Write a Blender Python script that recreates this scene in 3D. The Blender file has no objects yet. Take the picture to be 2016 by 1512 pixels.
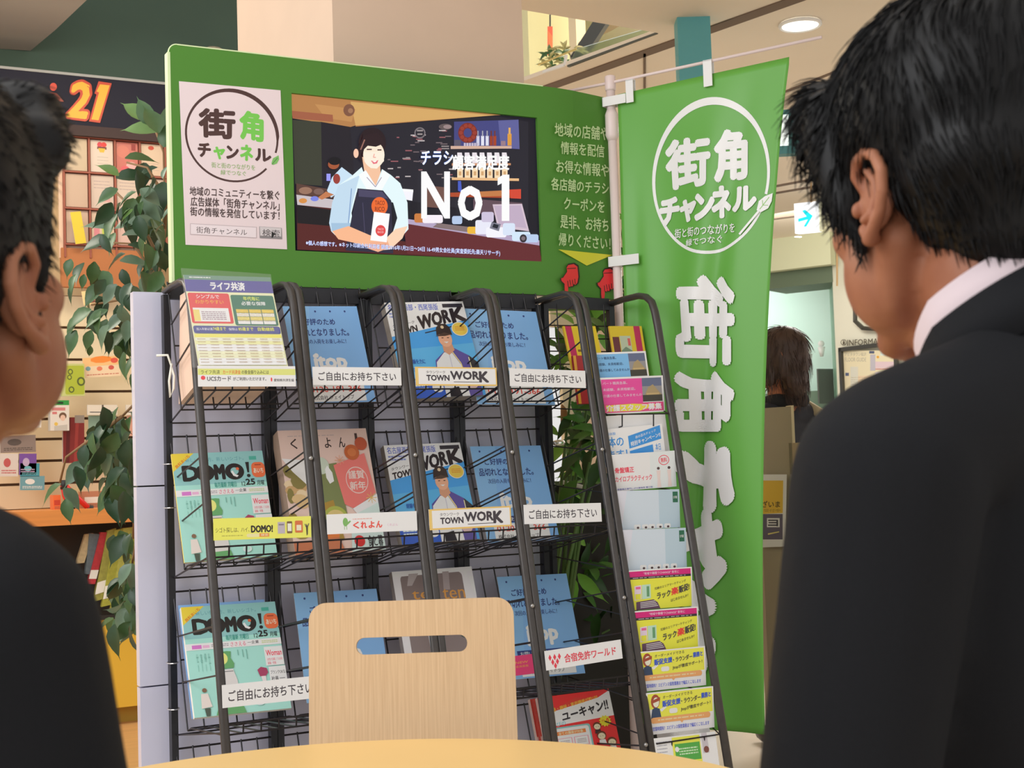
import bpy, bmesh, math, random
import numpy as np
from mathutils import Vector, Matrix
random.seed(7)
rng = np.random.default_rng(7)
SC = bpy.context.scene
COL = SC.collection
# ------------------------------------------------------------ camera
FPX = 2718.0
CAM = np.array([-.8339, -3.2236, 1.10])
_a, _b, _c = math.radians(28.22), math.radians(3.17), math.radians(1.90)
CF = np.array([math.sin(_a)*math.cos(_b), math.cos(_a)*math.cos(_b), math.sin(_b)])
_R = np.array([math.cos(_a), -math.sin(_a), 0.0]); _U = np.cross(_R, CF)
CR = _R*math.cos(_c) - _U*math.sin(_c)
CU = _U*math.cos(_c) + _R*math.sin(_c)
HR = _R.copy(); HF = np.array([math.sin(_a), math.cos(_a), 0.0])   # horizontal right / forward of the view
cd = bpy.data.cameras.new('camera'); co = bpy.data.objects.new('camera', cd); COL.objects.link(co)
co.matrix_world = Matrix(((CR[0], CU[0], -CF[0], CAM[0]), (CR[1], CU[1], -CF[1], CAM[1]), (CR[2], CU[2], -CF[2], CAM[2]), (0, 0, 0, 1)))
cd.sensor_width = 36.0; cd.lens = FPX/2016*36.0; cd.clip_start = .05; cd.clip_end = 200
cd.dof.use_dof = True; cd.dof.focus_distance = 3.4; cd.dof.aperture_fstop = 16.0
SC.camera = co
# ------------------------------------------------------------ world, lights, exposure
W = bpy.data.worlds.new('world'); SC.world = W; W.use_nodes = True
bg = W.node_tree.nodes['Background']; bg.inputs[0].default_value = (1.0, .98, .96, 1); bg.inputs[1].default_value = .80
SC.view_settings.view_transform = 'Standard'; SC.view_settings.look = 'None'
SC.view_settings.exposure = 0.0; SC.view_settings.gamma = 1.0; SC.view_settings.use_curve_mapping = False

def area(name, loc, target, size, power, color=(1, .93, .84), sy=None):
    l = bpy.data.lights.new(name, 'AREA'); l.energy = power; l.color = color
    l.shape = 'RECTANGLE'; l.size = size; l.size_y = sy or size
    o = bpy.data.objects.new(name, l); COL.objects.link(o); o.location = loc
    d = Vector(target)-Vector(loc); o.rotation_euler = d.to_track_quat('-Z', 'Y').to_euler()
    return o
area('atrium_light', (-.6, -1.6, 4.2), (0.3, -.4, .9), 2.4, 15, (1, .98, .96))
area('left_fill_light', (-3.1, -2.0, 2.7), (1.0, -.1, 1.2), 2.2, 70, (.95, .97, 1))  # added fill from the left that lifts the banner; no window stands there
area('shop_light', (-1.6, 2.0, 3.0), (.45, .6, 2.0), 1.0, 36, (1, .93, .80))
area('shop_shelf_light', (.4, 2.3, 2.95), (.5, 3.2, 1.2), 1.2, 11, (1, .88, .66), .3)
area('hall_light', (4.4, 2.6, 2.9), (4.2, 3.2, .5), 1.6, 125, (1, .97, .92))
area('far_hall_light', (6.9, 7.4, 2.8), (8.3, 8.6, 2.0), 1.0, 15, (.93, 1, .95))
area('notice_fill_light', (6.2, 5.2, 2.85), (7.5, 5.7, 1.9), .8, 14, (1, .96, .86))  # extra unseen fill, added to brighten the cream notice wall
area('upper_hall_light', (4.5, 4.2, 5.6), (4.2, 4.5, 3), 2.5, 190, (1, .9, .72))

# ------------------------------------------------------------ pixel helpers (target frame 2016x1512)
def ray(u, v): return CF + CR*(u-1008)/FPX - CU*(v-756)/FPX
def atY(u, v, Y): d = ray(u, v); return CAM + d*(Y-CAM[1])/d[1]
def atX(u, v, X): d = ray(u, v); return CAM + d*(X-CAM[0])/d[0]
def atZ(u, v, Z): d = ray(u, v); return CAM + d*(Z-CAM[2])/d[2]
def atD(u, v, D): return CAM + ray(u, v)*D

# ------------------------------------------------------------ colour and materials
def lin(c, k=1.0):
    o = []
    for x in c[:3]:
        x /= 255.0
        x = x/12.92 if x <= .04045 else ((x+.055)/1.055)**2.4
        o.append(min(x*k, .9))
    return tuple(o)
KA = 1.45     # print seen in the photograph -> albedo under this light
MATS = {}
def mat(name, rgb, rough=.5, metal=0.0, k=KA, spec=.5, noise=0.0, nscale=20.0, stretch=(1, 1, 1), bump=0.0, rgb2=None, emit=0.0, coat=0.0, trans=0.0, alpha=1.0):
    if name in MATS: return MATS[name]
    m = bpy.data.materials.new(name); m.use_nodes = True; nt = m.node_tree; b = nt.nodes['Principled BSDF']
    c = lin(rgb, k) if emit == 0 else lin(rgb, 1)
    b.inputs['Base Color'].default_value = (*c, 1); b.inputs['Roughness'].default_value = rough
    b.inputs['Metallic'].default_value = metal; b.inputs['Specular IOR Level'].default_value = spec
    b.inputs['Coat Weight'].default_value = coat
    b.inputs['Alpha'].default_value = alpha
    if trans:
        b.inputs['Transmission Weight'].default_value = trans
    if emit:
        b.inputs['Emission Color'].default_value = (*c, 1); b.inputs['Emission Strength'].default_value = emit
    if noise or bump:
        tc = nt.nodes.new('ShaderNodeTexCoord'); mp = nt.nodes.new('ShaderNodeMapping'); mp.inputs['Scale'].default_value = stretch
        n = nt.nodes.new('ShaderNodeTexNoise'); n.inputs['Scale'].default_value = nscale; n.inputs['Detail'].default_value = 4
        nt.links.new(tc.outputs['Object'], mp.inputs[0]); nt.links.new(mp.outputs[0], n.inputs['Vector'])
        if noise:
            mx = nt.nodes.new('ShaderNodeMix'); mx.data_type = 'RGBA'
            c2 = lin(rgb2, k) if rgb2 else tuple(x*(1-noise) for x in c)
            cr = nt.nodes.new('ShaderNodeMapRange'); cr.inputs[1].default_value = .3; cr.inputs[2].default_value = .7
            nt.links.new(n.outputs[0], cr.inputs[0]); nt.links.new(cr.outputs[0], mx.inputs[0])
            mx.inputs[6].default_value = (*c, 1); mx.inputs[7].default_value = (*c2, 1)
            nt.links.new(mx.outputs[2], b.inputs['Base Color'])
        if bump:
            bp = nt.nodes.new('ShaderNodeBump'); bp.inputs['Strength'].default_value = bump; bp.inputs['Distance'].default_value = .002
            nt.links.new(n.outputs[0], bp.inputs['Height']); nt.links.new(bp.outputs[0], b.inputs['Normal'])
    MATS[name] = m; return m
def attr_mat(name, rough=.4, emit=0.0, coat=0.0, spec=.5):
    m = bpy.data.materials.new(name); m.use_nodes = True; nt = m.node_tree; b = nt.nodes['Principled BSDF']
    a = nt.nodes.new('ShaderNodeVertexColor'); a.layer_name = 'Col'
    b.inputs['Roughness'].default_value = rough; b.inputs['Coat Weight'].default_value = coat; b.inputs['Specular IOR Level'].default_value = spec
    if emit:
        b.inputs['Base Color'].default_value = (.01, .01, .01, 1)
        nt.links.new(a.outputs[0], b.inputs['Emission Color']); b.inputs['Emission Strength'].default_value = emit
    else:
        nt.links.new(a.outputs[0], b.inputs['Base Color'])
    MATS[name] = m; return m
PRINT = attr_mat('printed_paper', .42); GLOSS = attr_mat('glossy_print', .22)
FABRIC = attr_mat('banner_print', .36, spec=.6); SCREEN = attr_mat('lit_screen', .35, emit=1.08, spec=.15)
LIT = attr_mat('lit_sign', .3, emit=1.35)
M_RAIL = mat('rack_rail_paint', (72, 68, 66), .38, .3, k=1.2, noise=.15, nscale=60)
M_POST = mat('rack_post_paint', (44, 45, 50), .42, .3, k=1.1, noise=.15, nscale=60)
M_WIRE = mat('rack_wire_paint', (34, 30, 34), .4, .2, k=1.1)
M_BOARD = mat('green_board', (86, 144, 56), .5, k=.95, spec=.3, noise=.03, nscale=3)
M_EDGE = mat('board_edge', (190, 205, 160), .5)
M_WHITEP = mat('white_cladding', (188, 188, 214), .22, k=1.45, noise=.05, nscale=2, coat=.3)
M_BEIGE = mat('beige_plaster', (196, 172, 152), .75, k=1.3, noise=.06, nscale=4)
M_CREAM = mat('cream_plaster', (222, 205, 178), .75, k=1.3, noise=.04, nscale=4)
M_SUIT = mat('black_suit_cloth', (31, 32, 36), .85, k=.75, spec=.25, noise=.12, nscale=500, bump=.12)
M_SHIRT = mat('white_shirt_cloth', (216, 198, 202), .85, k=1.15)
M_SKIN = mat('skin', (168, 112, 84), .5, k=1.15, spec=.35, noise=.16, nscale=22, rgb2=(150, 92, 66), bump=.05)
M_HAIR = mat('black_hair', (14, 13, 14), .5, k=1.0, spec=.3)
M_HAIRB = mat('brown_hair', (62, 44, 36), .45, k=1.2, spec=.5)

# ------------------------------------------------------------ object helpers
def link(name, me, m=None, parent=None, smooth=False):
    o = bpy.data.objects.new(name, me); COL.objects.link(o)
    if m is not None:
        for x in (m if isinstance(m, (list, tuple)) else [m]): me.materials.append(x)
    if parent is not None: o.parent = parent
    if smooth and len(me.polygons): me.polygons.foreach_set('use_smooth', [True]*len(me.polygons))
    return o
def tag(o, label=None, cat=None, group=None, kind=None):
    if label: o['label'] = label
    if cat: o['category'] = cat
    if group: o['group'] = group
    if kind: o['kind'] = kind
    return o
def empty(name, loc=(0, 0, 0), rz=0):
    o = bpy.data.objects.new(name, None); COL.objects.link(o); o.location = loc; o.rotation_euler = (0, 0, rz); o.empty_display_size = .05
    return o
class MB:
    def __init__(s): s.v = []; s.f = []; s.n = 0
    def add(s, vs, fs):
        s.v.append(np.asarray(vs, float)); n = s.n; s.f += [tuple(i+n for i in f) for f in fs]; s.n += len(vs); return s
    def box(s, a, b, M=None):
        x0, y0, z0 = a; x1, y1, z1 = b
        v = np.array([[x0, y0, z0], [x1, y0, z0], [x1, y1, z0], [x0, y1, z0], [x0, y0, z1], [x1, y0, z1], [x1, y1, z1], [x0, y1, z1]], float)
        if M is not None: v = np.array([(M @ Vector(p))[:] for p in v])
        return s.add(v, [(3, 2, 1, 0), (4, 5, 6, 7), (0, 1, 5, 4), (1, 2, 6, 5), (2, 3, 7, 6), (3, 0, 4, 7)])
    def prism(s, pts, axis, a, b):
        # pts 2D polygon, extruded along axis 0/1/2 from a to b
        n = len(pts); vs = []
        for t in (a, b):
            for p in pts:
                q = list(p); q.insert(axis, t); vs.append(q)
        fs = [tuple(range(n))[::-1], tuple(range(n, 2*n))]+[(i, (i+1) % n, n+(i+1) % n, n+i) for i in range(n)]
        return s.add(vs, fs)
    def tube(s, pts, r, n=8, caps=True, flat=None):
        P = np.asarray(pts, float); k = len(P); rr = np.full(k, r) if np.isscalar(r) else np.asarray(r, float)
        T = np.zeros_like(P); T[1:-1] = P[2:]-P[:-2]; T[0] = P[1]-P[0]; T[-1] = P[-1]-P[-2]
        T /= np.linalg.norm(T, axis=1)[:, None]+1e-12
        a = np.array([1., 0, 0]) if abs(T[0][0]) < .9 else np.array([0, 1., 0])
        u = np.cross(T[0], a); u /= np.linalg.norm(u)
        vs = []
        for i in range(k):
            u = u-T[i]*(u@T[i]); u /= np.linalg.norm(u)+1e-12; w = np.cross(T[i], u)
            for j in range(n):
                t = 2*math.pi*j/n; f1, f2 = (1, 1) if flat is None else flat
                vs.append(P[i]+(u*math.cos(t)*f1+w*math.sin(t)*f2)*rr[i])
        fs = [(i*n+j, i*n+(j+1) % n, (i+1)*n+(j+1) % n, (i+1)*n+j) for i in range(k-1) for j in range(n)]
        if caps: fs += [tuple(range(n))[::-1], tuple((k-1)*n+j for j in range(n))]
        return s.add(vs, fs)
    def ball(s, c, r, n=12, m=8, M=None):
        c = np.asarray(c, float); r = np.broadcast_to(np.asarray(r, float), 3)
        vs = [[0, 0, 1]]
        for i in range(1, m):
            for j in range(n):
                a = math.pi*i/m; t = 2*math.pi*j/n; vs.append([math.sin(a)*math.cos(t), math.sin(a)*math.sin(t), math.cos(a)])
        vs.append([0, 0, -1]); vs = np.array(vs)*r
        if M is not None: vs = vs @ np.asarray(M).T
        vs = vs+c
        fs = [(0, 1+j, 1+(j+1) % n) for j in range(n)]
        for i in range(m-2):
            for j in range(n): fs.append((1+i*n+j, 1+(i+1)*n+j, 1+(i+1)*n+(j+1) % n, 1+i*n+(j+1) % n))
        L = len(vs)-1; o = 1+(m-2)*n
        fs += [(L, o+(j+1) % n, o+j) for j in range(n)]
        return s.add(vs, fs)
    def cyl(s, c, r, h, n=20, r2=None): return s.tube([c, (c[0], c[1], c[2]+h)], [r, r2 if r2 is not None else r], n)
    def mesh(s, name):
        me = bpy.data.meshes.new(name); me.from_pydata(np.concatenate(s.v).tolist(), [], s.f); me.update(); return me
    def build(s, name, m, parent=None, smooth=False): return link(name, s.mesh(name), m, parent, smooth)
def grid_surface(fn, nu, nv, name, m, parent=None, smooth=True, thick=0.0):
    b = MB(); vs = [fn(i/nu, j/nv) for j in range(nv+1) for i in range(nu+1)]
    fs = [(j*(nu+1)+i, j*(nu+1)+i+1, (j+1)*(nu+1)+i+1, (j+1)*(nu+1)+i) for j in range(nv) for i in range(nu)]
    b.add(vs, fs); return b.build(name, m, parent, smooth)

# ------------------------------------------------------------ flat print: coloured shapes and lettering
GLY = {}
def glyph(s, shear=0.0, res=2):
    key = (s, shear)
    if key in GLY: return GLY[key]
    c = bpy.data.curves.new('t', 'FONT'); c.body = s; c.resolution_u = res; c.shear = shear; c.fill_mode = 'FRONT'
    o = bpy.data.objects.new('t', c); COL.objects.link(o)
    me = bpy.data.meshes.new_from_object(o)
    n = len(me.vertices); v = np.zeros(n*3); me.vertices.foreach_get('co', v); v = v.reshape(-1, 3)[:, :2]
    me.calc_loop_triangles(); t = np.zeros(len(me.loop_triangles)*3, int); me.loop_triangles.foreach_get('vertices', t)
    bpy.data.objects.remove(o); bpy.data.curves.remove(c); bpy.data.meshes.remove(me)
    mn, mx = v.min(0), v.max(0); v = (v-mn)/np.maximum(mx-mn, 1e-6)
    GLY[key] = (v, t.reshape(-1, 3), np.maximum(mx-mn, 1e-3)); return GLY[key]
class Art:
    """flat artwork; mapf turns drawing coordinates (x right, y down) into local (x, z)"""
    def __init__(s, mapf, k=KA, dz=4e-5, emis=False):
        s.mapf = mapf; s.V = []; s.F = []; s.C = []; s.n = 0; s.layer = 1; s.k = 1.0 if emis else k; s.dz = dz; s.base = []
    def _add(s, xy, faces, col):
        xz = np.array([s.mapf(a, b) for a, b in xy])
        s.V.append(np.column_stack([xz[:, 0], np.full(len(xz), -s.layer*s.dz), xz[:, 1]]))
        n = s.n; s.F += [tuple(int(i)+n for i in f) for f in faces]; c = lin(col, s.k); s.C += [c]*len(faces); s.n += len(xz); s.layer += 1
    def poly(s, pts, col): s._add(pts, [tuple(range(len(pts)))], col); return s
    def rect(s, x0, y0, x1, y1, col): return s.poly([(x0, y0), (x1, y0), (x1, y1), (x0, y1)], col)
    def rrect(s, x0, y0, x1, y1, r, col, ry=None):
        ry = ry or r; p = []
        for cx, cy, a in ((x1-r, y0+ry, -90), (x1-r, y1-ry, 0), (x0+r, y1-ry, 90), (x0+r, y0+ry, 180)):
            for i in range(5): t = math.radians(a+i*22.5); p.append((cx+r*math.cos(t), cy+ry*math.sin(t)))
        return s.poly(p, col)
    def disc(s, cx, cy, rx, col, ry=None, n=28, a0=0, a1=360):
        ry = ry or rx; return s.poly([(cx+rx*math.cos(math.radians(a0+(a1-a0)*i/n)), cy+ry*math.sin(math.radians(a0+(a1-a0)*i/n))) for i in range(n if a1-a0 == 360 else n+1)], col)
    def ring(s, fn_o, fn_i, col, n=48, a0=0, a1=360):
        o = [fn_o(math.radians(a0+(a1-a0)*i/n)) for i in range(n+1)]; q = [fn_i(math.radians(a0+(a1-a0)*i/n)) for i in range(n+1)]
        s._add(o+q, [(i, i+1, n+2+i, n+1+i) for i in range(n)], col); return s
    def line(s, pts, w, col):
        P = np.array(pts, float)
        for i in range(len(P)-1):
            d = P[i+1]-P[i]; L = np.hypot(*d)+1e-9; q = np.array([-d[1], d[0]])/L*w/2
            s.poly([tuple(P[i]+q), tuple(P[i+1]+q), tuple(P[i+1]-q), tuple(P[i]-q)], col)
        return s
    def text(s, x0, y0, x1, y1, st, col, bold=0.02, rot=0, shear=0.0, quad=None, outline=None, ow=.03):
        """lettering stretched to the box (or quad TL,TR,BR,BL); rot=90 writes it turned clockwise, reading downwards"""
        if outline: s.text(x0, y0, x1, y1, st, outline, bold+ow, rot, shear, quad)
        v, t, ar = glyph(st, shear)
        if quad is None: quad = [(x0, y0), (x1, y0), (x1, y1), (x0, y1)]
        c4 = [np.array(s.mapf(*p)) for p in quad]; Wl = np.linalg.norm(c4[1]-c4[0]); Hl = np.linalg.norm(c4[3]-c4[0])
        if rot == 90: Wl, Hl = Hl, Wl
        n = 1
        if bold > .004:      # heavier lettering: the same glyph laid down a few times, a hair apart
            n = 2 if bold < .018 else (4 if bold < .032 else (8 if bold < .065 else 18)); r_ = bold*.72*min(Hl/ar[1], 1.3*Wl/ar[0])
            offs = [(r_*math.cos(2*math.pi*i/n+(.785 if n == 4 else 0)), r_*math.sin(2*math.pi*i/n+(.785 if n == 4 else 0))) for i in range(n)]
            m_ = len(v); t = np.concatenate([t+m_*i for i in range(n)])
            sx_, sy_ = 1-2*r_/Wl, 1-2*r_/Hl
            v = np.concatenate([v*[sx_, sy_]+[r_/Wl+ox/Wl, r_/Hl+oy/Hl] for ox, oy in offs])
        u = v[:, 0]; w = 1-v[:, 1]
        if rot == 90: u, w = 1-w, u
        q = np.array(quad, float)
        P = (q[0][None]*(1-u)[:, None]+q[1][None]*u[:, None])*(1-w)[:, None]+(q[3][None]*(1-u)[:, None]+q[2][None]*u[:, None])*w[:, None]
        s._add([tuple(p) for p in P], [tuple(x) for x in t], col)
        if n > 1: s.V[-1][:, 1] -= np.repeat(np.arange(n), len(P)//n)*(s.dz*.07)
        return s
    def fill(s, x0, y0, x1, y1, rows, col, h=.5, jag=True):
        """rows of tiny unreadable body copy, as broken strokes"""
        r = random.Random(int((x0+y0*7+x1*13)*1000) % 9973); dy = (y1-y0)/rows
        for i in range(rows):
            x = x0
            while x < x1*.995:
                w = (x1-x0)*r.uniform(.04, .16); xe = min(x+w, x1)
                s.rect(x, y0+dy*i+dy*.2, xe, y0+dy*i+dy*(.2+h), col); x = xe+(x1-x0)*r.uniform(.012, .035)
                s.layer -= 1
            s.layer += 1
        return s
    def slab(s, w, h, t, col=(215, 208, 200), k=None):
        v = [(0, 0, 0), (w, 0, 0), (w, 0, -h), (0, 0, -h), (0, t, 0), (w, t, 0), (w, t, -h), (0, t, -h)]
        s.V.append(np.array(v, float)); n = s.n
        f = [(0, 3, 2, 1), (4, 5, 6, 7), (0, 1, 5, 4), (1, 2, 6, 5), (2, 3, 7, 6), (3, 0, 4, 7)]
        s.F += [tuple(i+n for i in q) for q in f]; s.C += [lin(col, k or s.k)]*6; s.n += 8; return s
    def mesh(s, name, flip=True, disp=None, maxlen=None):
        me = bpy.data.meshes.new(name); V = np.concatenate(s.V); me.from_pydata(V.tolist(), [], s.F)
        ca = me.color_attributes.new('Col', 'FLOAT_COLOR', 'CORNER')
        tot = np.array([len(f) for f in s.F]); C = np.repeat(np.array(s.C), tot, axis=0); C = np.column_stack([C, np.ones(len(C))])
        ca.data.foreach_set('color', C.ravel().astype(np.float32))
        if maxlen:
            bm = bmesh.new(); bm.from_mesh(me); bmesh.ops.triangulate(bm, faces=bm.faces[:])
            for _ in range(5):
                E_ = [e for e in bm.edges if e.calc_length() > maxlen]
                if not E_: break
                bmesh.ops.subdivide_edges(bm, edges=E_, cuts=1)
                bmesh.ops.triangulate(bm, faces=[f for f in bm.faces if len(f.verts) > 3])
            bm.to_mesh(me); bm.free()
        if disp:
            for v in me.vertices: v.co = disp(v.co)
        me.update(); return me
    def build(s, name, m=None, parent=None, **kw): return link(name, s.mesh(name, **kw), m or PRINT, parent)
def frame(TL, TR, BL):
    """matrix whose X runs TL->TR and -Z runs TL->BL; Y points away behind; plus width and height"""
    TL, TR, BL = (np.array(p, float) for p in (TL, TR, BL))
    ex = TR-TL; w = np.linalg.norm(ex); ex = ex/w; dn = BL-TL; dn = dn-ex*(dn@ex); h = np.linalg.norm(dn); ez = -dn/h; ey = np.cross(ez, ex)
    M = Matrix(((ex[0], ey[0], ez[0], TL[0]), (ex[1], ey[1], ez[1], TL[1]), (ex[2], ey[2], ez[2], TL[2]), (0, 0, 0, 1)))
    return M, w, h
def flatframe(TL, TR, BL, Yt, Yb=None):
    return frame(atY(*TL, Yt), atY(*TR, Yt), atY(*BL, Yt if Yb is None else Yb))
def unit(w, h, **kw): return Art(lambda a, b: (a*w, -b*h), **kw)
def pxmap(M):
    """pixel -> local (x,z) on the plane local y=0 of matrix M"""
    Mi = np.array(M.inverted()); C0 = Mi[:3, :3] @ CAM + Mi[:3, 3]
    def f(u, v):
        d = Mi[:3, :3] @ ray(u, v); t = -C0[1]/d[1]; p = C0+d*t; return (p[0], p[2])
    return f
# ============================================================ SETTING
def struct(o): o['kind'] = 'structure'; return o
b = MB(); b.box((-7, -6, -.05), (16, 16, 0))
struct(b.build('floor', mat('hall_floor_tile', (196, 184, 168), .4, k=1.3, noise=.05, nscale=3)))
b = MB(); b.box((-3.5, .6, 0), (1.02, 3.6, .004)); struct(b.build('floor_shop', mat('floor_boards', (204, 158, 102), .5, k=1.1, noise=.12, nscale=3, stretch=(1, 9, 1))))
# --- plastered column behind the rack
CX0, CX1, CY0, CY1 = .455, 1.02, .10, .92
b = MB(); b.box((CX0, CY0, 0), (CX1, CY1, 4.6)); colm = struct(b.build('wall_column', M_BEIGE))
# --- left: dark green upper wall, bulkhead
M_DG = mat('dark_green_paint', (62, 80, 70), .7, k=1.25, spec=.3, noise=.05, nscale=2)
b = MB(); b.box((-3.5, 3.42, 2.6), (2.3, 3.55, 5.2)); struct(b.build('wall_left', M_DG))
M_SOF = mat('grey_soffit', (146, 144, 144), .7, k=1.25)
pts = [(60, 100), (110, 58), (175, -4), (230, -60), (-500, -60), (-500, 96), (0, 96)]
ZSF = atY(60, 100, 3.40)[2]; w0 = [atZ(u, v, ZSF) for u, v in pts]
b = MB(); b.prism([(p[0], p[1]) for p in w0], 2, ZSF, ZSF+.25); struct(b.build('ceiling_bulkhead', M_SOF)); bpy.data.objects['ceiling_bulkhead'].name = 'trim_1'
# wall behind shop
b = MB(); b.box((-3.5, 3.50, 0), (2.3, 3.6, 2.7)); struct(b.build('wall_back', mat('shop_backing', (214, 184, 140), .7, k=1.2)))
# --- hall ceiling with a wedge-shaped opening to the upper floor
ZC = 3.0
M_CEIL = mat('ceiling_panel_paint', (206, 190, 176), .7, k=1.55, noise=.03, nscale=2)
far_e = [atZ(900, 206, ZC), atZ(1077, 143, ZC), atZ(1295, 65, ZC)]
near_e = [atZ(1076, 28, ZC), atZ(1286, 64, ZC)]
T = far_e[2][:2]; Fd = (far_e[0]-far_e[2])[:2]; Fd /= np.linalg.norm(Fd); Nd = (near_e[0]-near_e[1])[:2]; Nd /= np.linalg.norm(Nd)
A_ = T+Fd*2.2; B_ = T+Nd*2.6
b = MB()
b.prism([tuple(T), tuple(B_), (.6, -3.0), (12.5, -3.0), (12.5, 0.4)], 2, ZC, ZC+.3)     # near part of the slab
b.prism([tuple(T), (12.5, .4), (12.5, 14), (1.9, 14), (1.9, 5.4), tuple(A_)], 2, ZC, ZC+.02)  # far part
struct(b.build('ceiling', M_CEIL))
# seams between ceiling panels: thin recessed-looking battens in shadow colour
M_SEAM = mat('ceiling_seam', (112, 96, 84), .8, k=1.2)
def seam(p, q, w=.035, z=ZC, name='trim_2'):
    p = np.array(p[:2]); q = np.array(q[:2]); d = (q-p)/np.linalg.norm(q-p); n = np.array([-d[1], d[0]])*w/2
    bb = MB(); bb.prism([tuple(p+n), tuple(q+n), tuple(q-n), tuple(p-n)], 2, z-.006, z+.01); return struct(bb.build(name, M_SEAM))
g0, g1 = atZ(1080, 171, ZC), atZ(1560, 0, ZC); gd = (g1-g0)/np.linalg.norm(g1-g0)
seam(g0-gd*2, g1+gd*1.2, .075)
e0 = atZ(1269, 103, ZC); e1 = atZ(1269, 190, ZC); seam(e0, e1, .012)
for (u0, v0, u1, v1, w) in ((1400, 238, 1620, 150, .02), (1548, 362, 1607, 351, .05), (1548, 376, 1607, 366, .05), (1545, 428, 1607, 420, .05)):
    p, q = atZ(u0, v0, ZC), atZ(u1, v1, ZC); d = (q-p)/np.linalg.norm(q-p); seam(p-d*.3, q+d*.8, w)
M_DARKT = mat('dark_trim', (60, 62, 58), .6)
# upper floor seen through the opening
M_UP = mat('upper_wall_cream', (238, 214, 172), .7, k=1.35)
b = MB(); p, q = atD(1040, 60, 10.2), atD(1143, 60, 10.2); b.prism([(p[0], p[1]), (q[0], q[1]), (q[0]+.1, q[1]+.4), (p[0]+.1, p[1]+.4)], 2, 3.3, 5.6)
struct(b.build('wall_upper', M_UP))
b = MB(); p, q = atD(1143, 60, 10.6), atD(1420, 60, 9.4); b.prism([(p[0], p[1]), (q[0], q[1]), (q[0]+.1, q[1]+.4), (p[0]+.1, p[1]+.4)], 2, 3.3, 5.6)
struct(b.build('wall_upper', mat('upper_wall_grey', (168, 166, 142), .7, k=1.3)))
b = MB(); p, q = atD(1146, 75, 10.2), atD(1235, 68, 9.7); b.prism([(p[0], p[1]), (q[0], q[1]), (q[0], q[1]+.2), (p[0], p[1]+.2)], 2, p[2]-.05, p[2]+.03); struct(b.build('trim_3', mat('upper_trim', (142, 128, 104), .7)))
b = MB(); b.box((1.2, 1.0, 5.6), (9, 9, 5.7)); struct(b.build('ceiling_upper', M_CEIL))
# diagonal dark escalator girder, corner post, banner, planters of the upper floor
b = MB(); p0, p1 = atD(1186, 42, 8.6), atD(1134, 122, 8.6); b.tube([p0+(p0-p1)*.5, p1], .055, 4)
tag(b.build('slanted_girder', mat('black_girder', (48, 52, 54), .4)), 'dark slanted girder above the glass railing of the upper floor', 'girder')
b = MB(); p = atD(1139, 70, 9.9); b.box((p[0]-.05, p[1]-.05, 3.3), (p[0]+.03, p[1]+.05, 5.5)); struct(b.build('trim_4', M_CREAM))
M, w, h = frame(atD(1078, 52, 9.0), atD(1088, 52, 9.0), atD(1078, 108, 9.0))
A = unit(w, h, k=1.5); A.slab(w, h, .01, (226, 92, 72)); A.poly([(.1, .15), (1, .35), (1, .9), (.2, .6)], (240, 120, 80))
o = A.build('hanging_banner'); o.matrix_world = M; b = MB(); b.tube([(w/2, 0, 0), (w/2, 0, 5.6-M.translation.z)], .006, 6); b.build('cord', M_DARKT, o); tag(o, 'narrow red-orange banner hanging on the upper floor behind the column', 'banner')
# glass railing along the far edge of the opening
rail = empty('glass_railing', tuple(far_e[1]))
ri = Matrix.Translation(far_e[1]).inverted()
def rp(u, v, extra=0):  # point above the far edge line at pixel (u,v)
    d = ray(u, v); P0 = far_e[1]; dd = far_e[2]-far_e[1]; n = np.array([-dd[1], dd[0], 0]); t = ((P0-CAM)@n)/(d@n); return CAM+d*t-far_e[1]
b = MB(); b.tube([rp(1070, 142), rp(1112, 128)], .008, 6); b.tube([rp(1112, 128), rp(1115, 108)], .008, 6); b.build('base_rail', mat('white_metal', (226, 224, 216), .4), rail)
b = MB(); b.tube([rp(1060, 127), rp(1135, 96)], .005, 6); b.build('handrail', mat('brass_rail', (196, 180, 120), .35, .3), rail)
b = MB(); P = [rp(1118, 132), rp(1292, 66), rp(1292, 50), rp(1135, 96)]; b.add(P, [(0, 1, 2, 3)]); b.add([p+np.array([.01, .01, 0]) for p in P], [(3, 2, 1, 0)])
mg = mat('railing_glass', (200, 215, 200), .05, k=1.2, trans=.95); b.build('glass_pane', mg, rail)
b = MB(); b.tube([rp(1118, 130), rp(1294, 65)], .006, 6); b.build('bottom_channel', mat('dark_channel', (74, 78, 74), .5), rail)
tag(rail, 'glass railing with white base rail along the upper floor edge', 'railing')
# teal column of the hall
b = MB(); p = atD(1334, 60, 6.0); q = atD(1399, 60, 6.0); r_ = atD(1325, 60, 6.13)
d2 = (q-p)[:2]; nn = np.array([-d2[1], d2[0]]); nn = nn/np.linalg.norm(nn)*.1; sd = (r_-p)[:2]; sd = sd/np.linalg.norm(sd)*.05
b.prism([tuple(p[:2]), tuple(q[:2]), tuple(q[:2]+nn), tuple(p[:2]+nn+sd*.2), tuple(p[:2]+sd)], 2, 0, 3.35)
o = b.build('wall_teal_column', mat('teal_paint', (88, 160, 170), .45, k=1.35)); struct(o)
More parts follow.
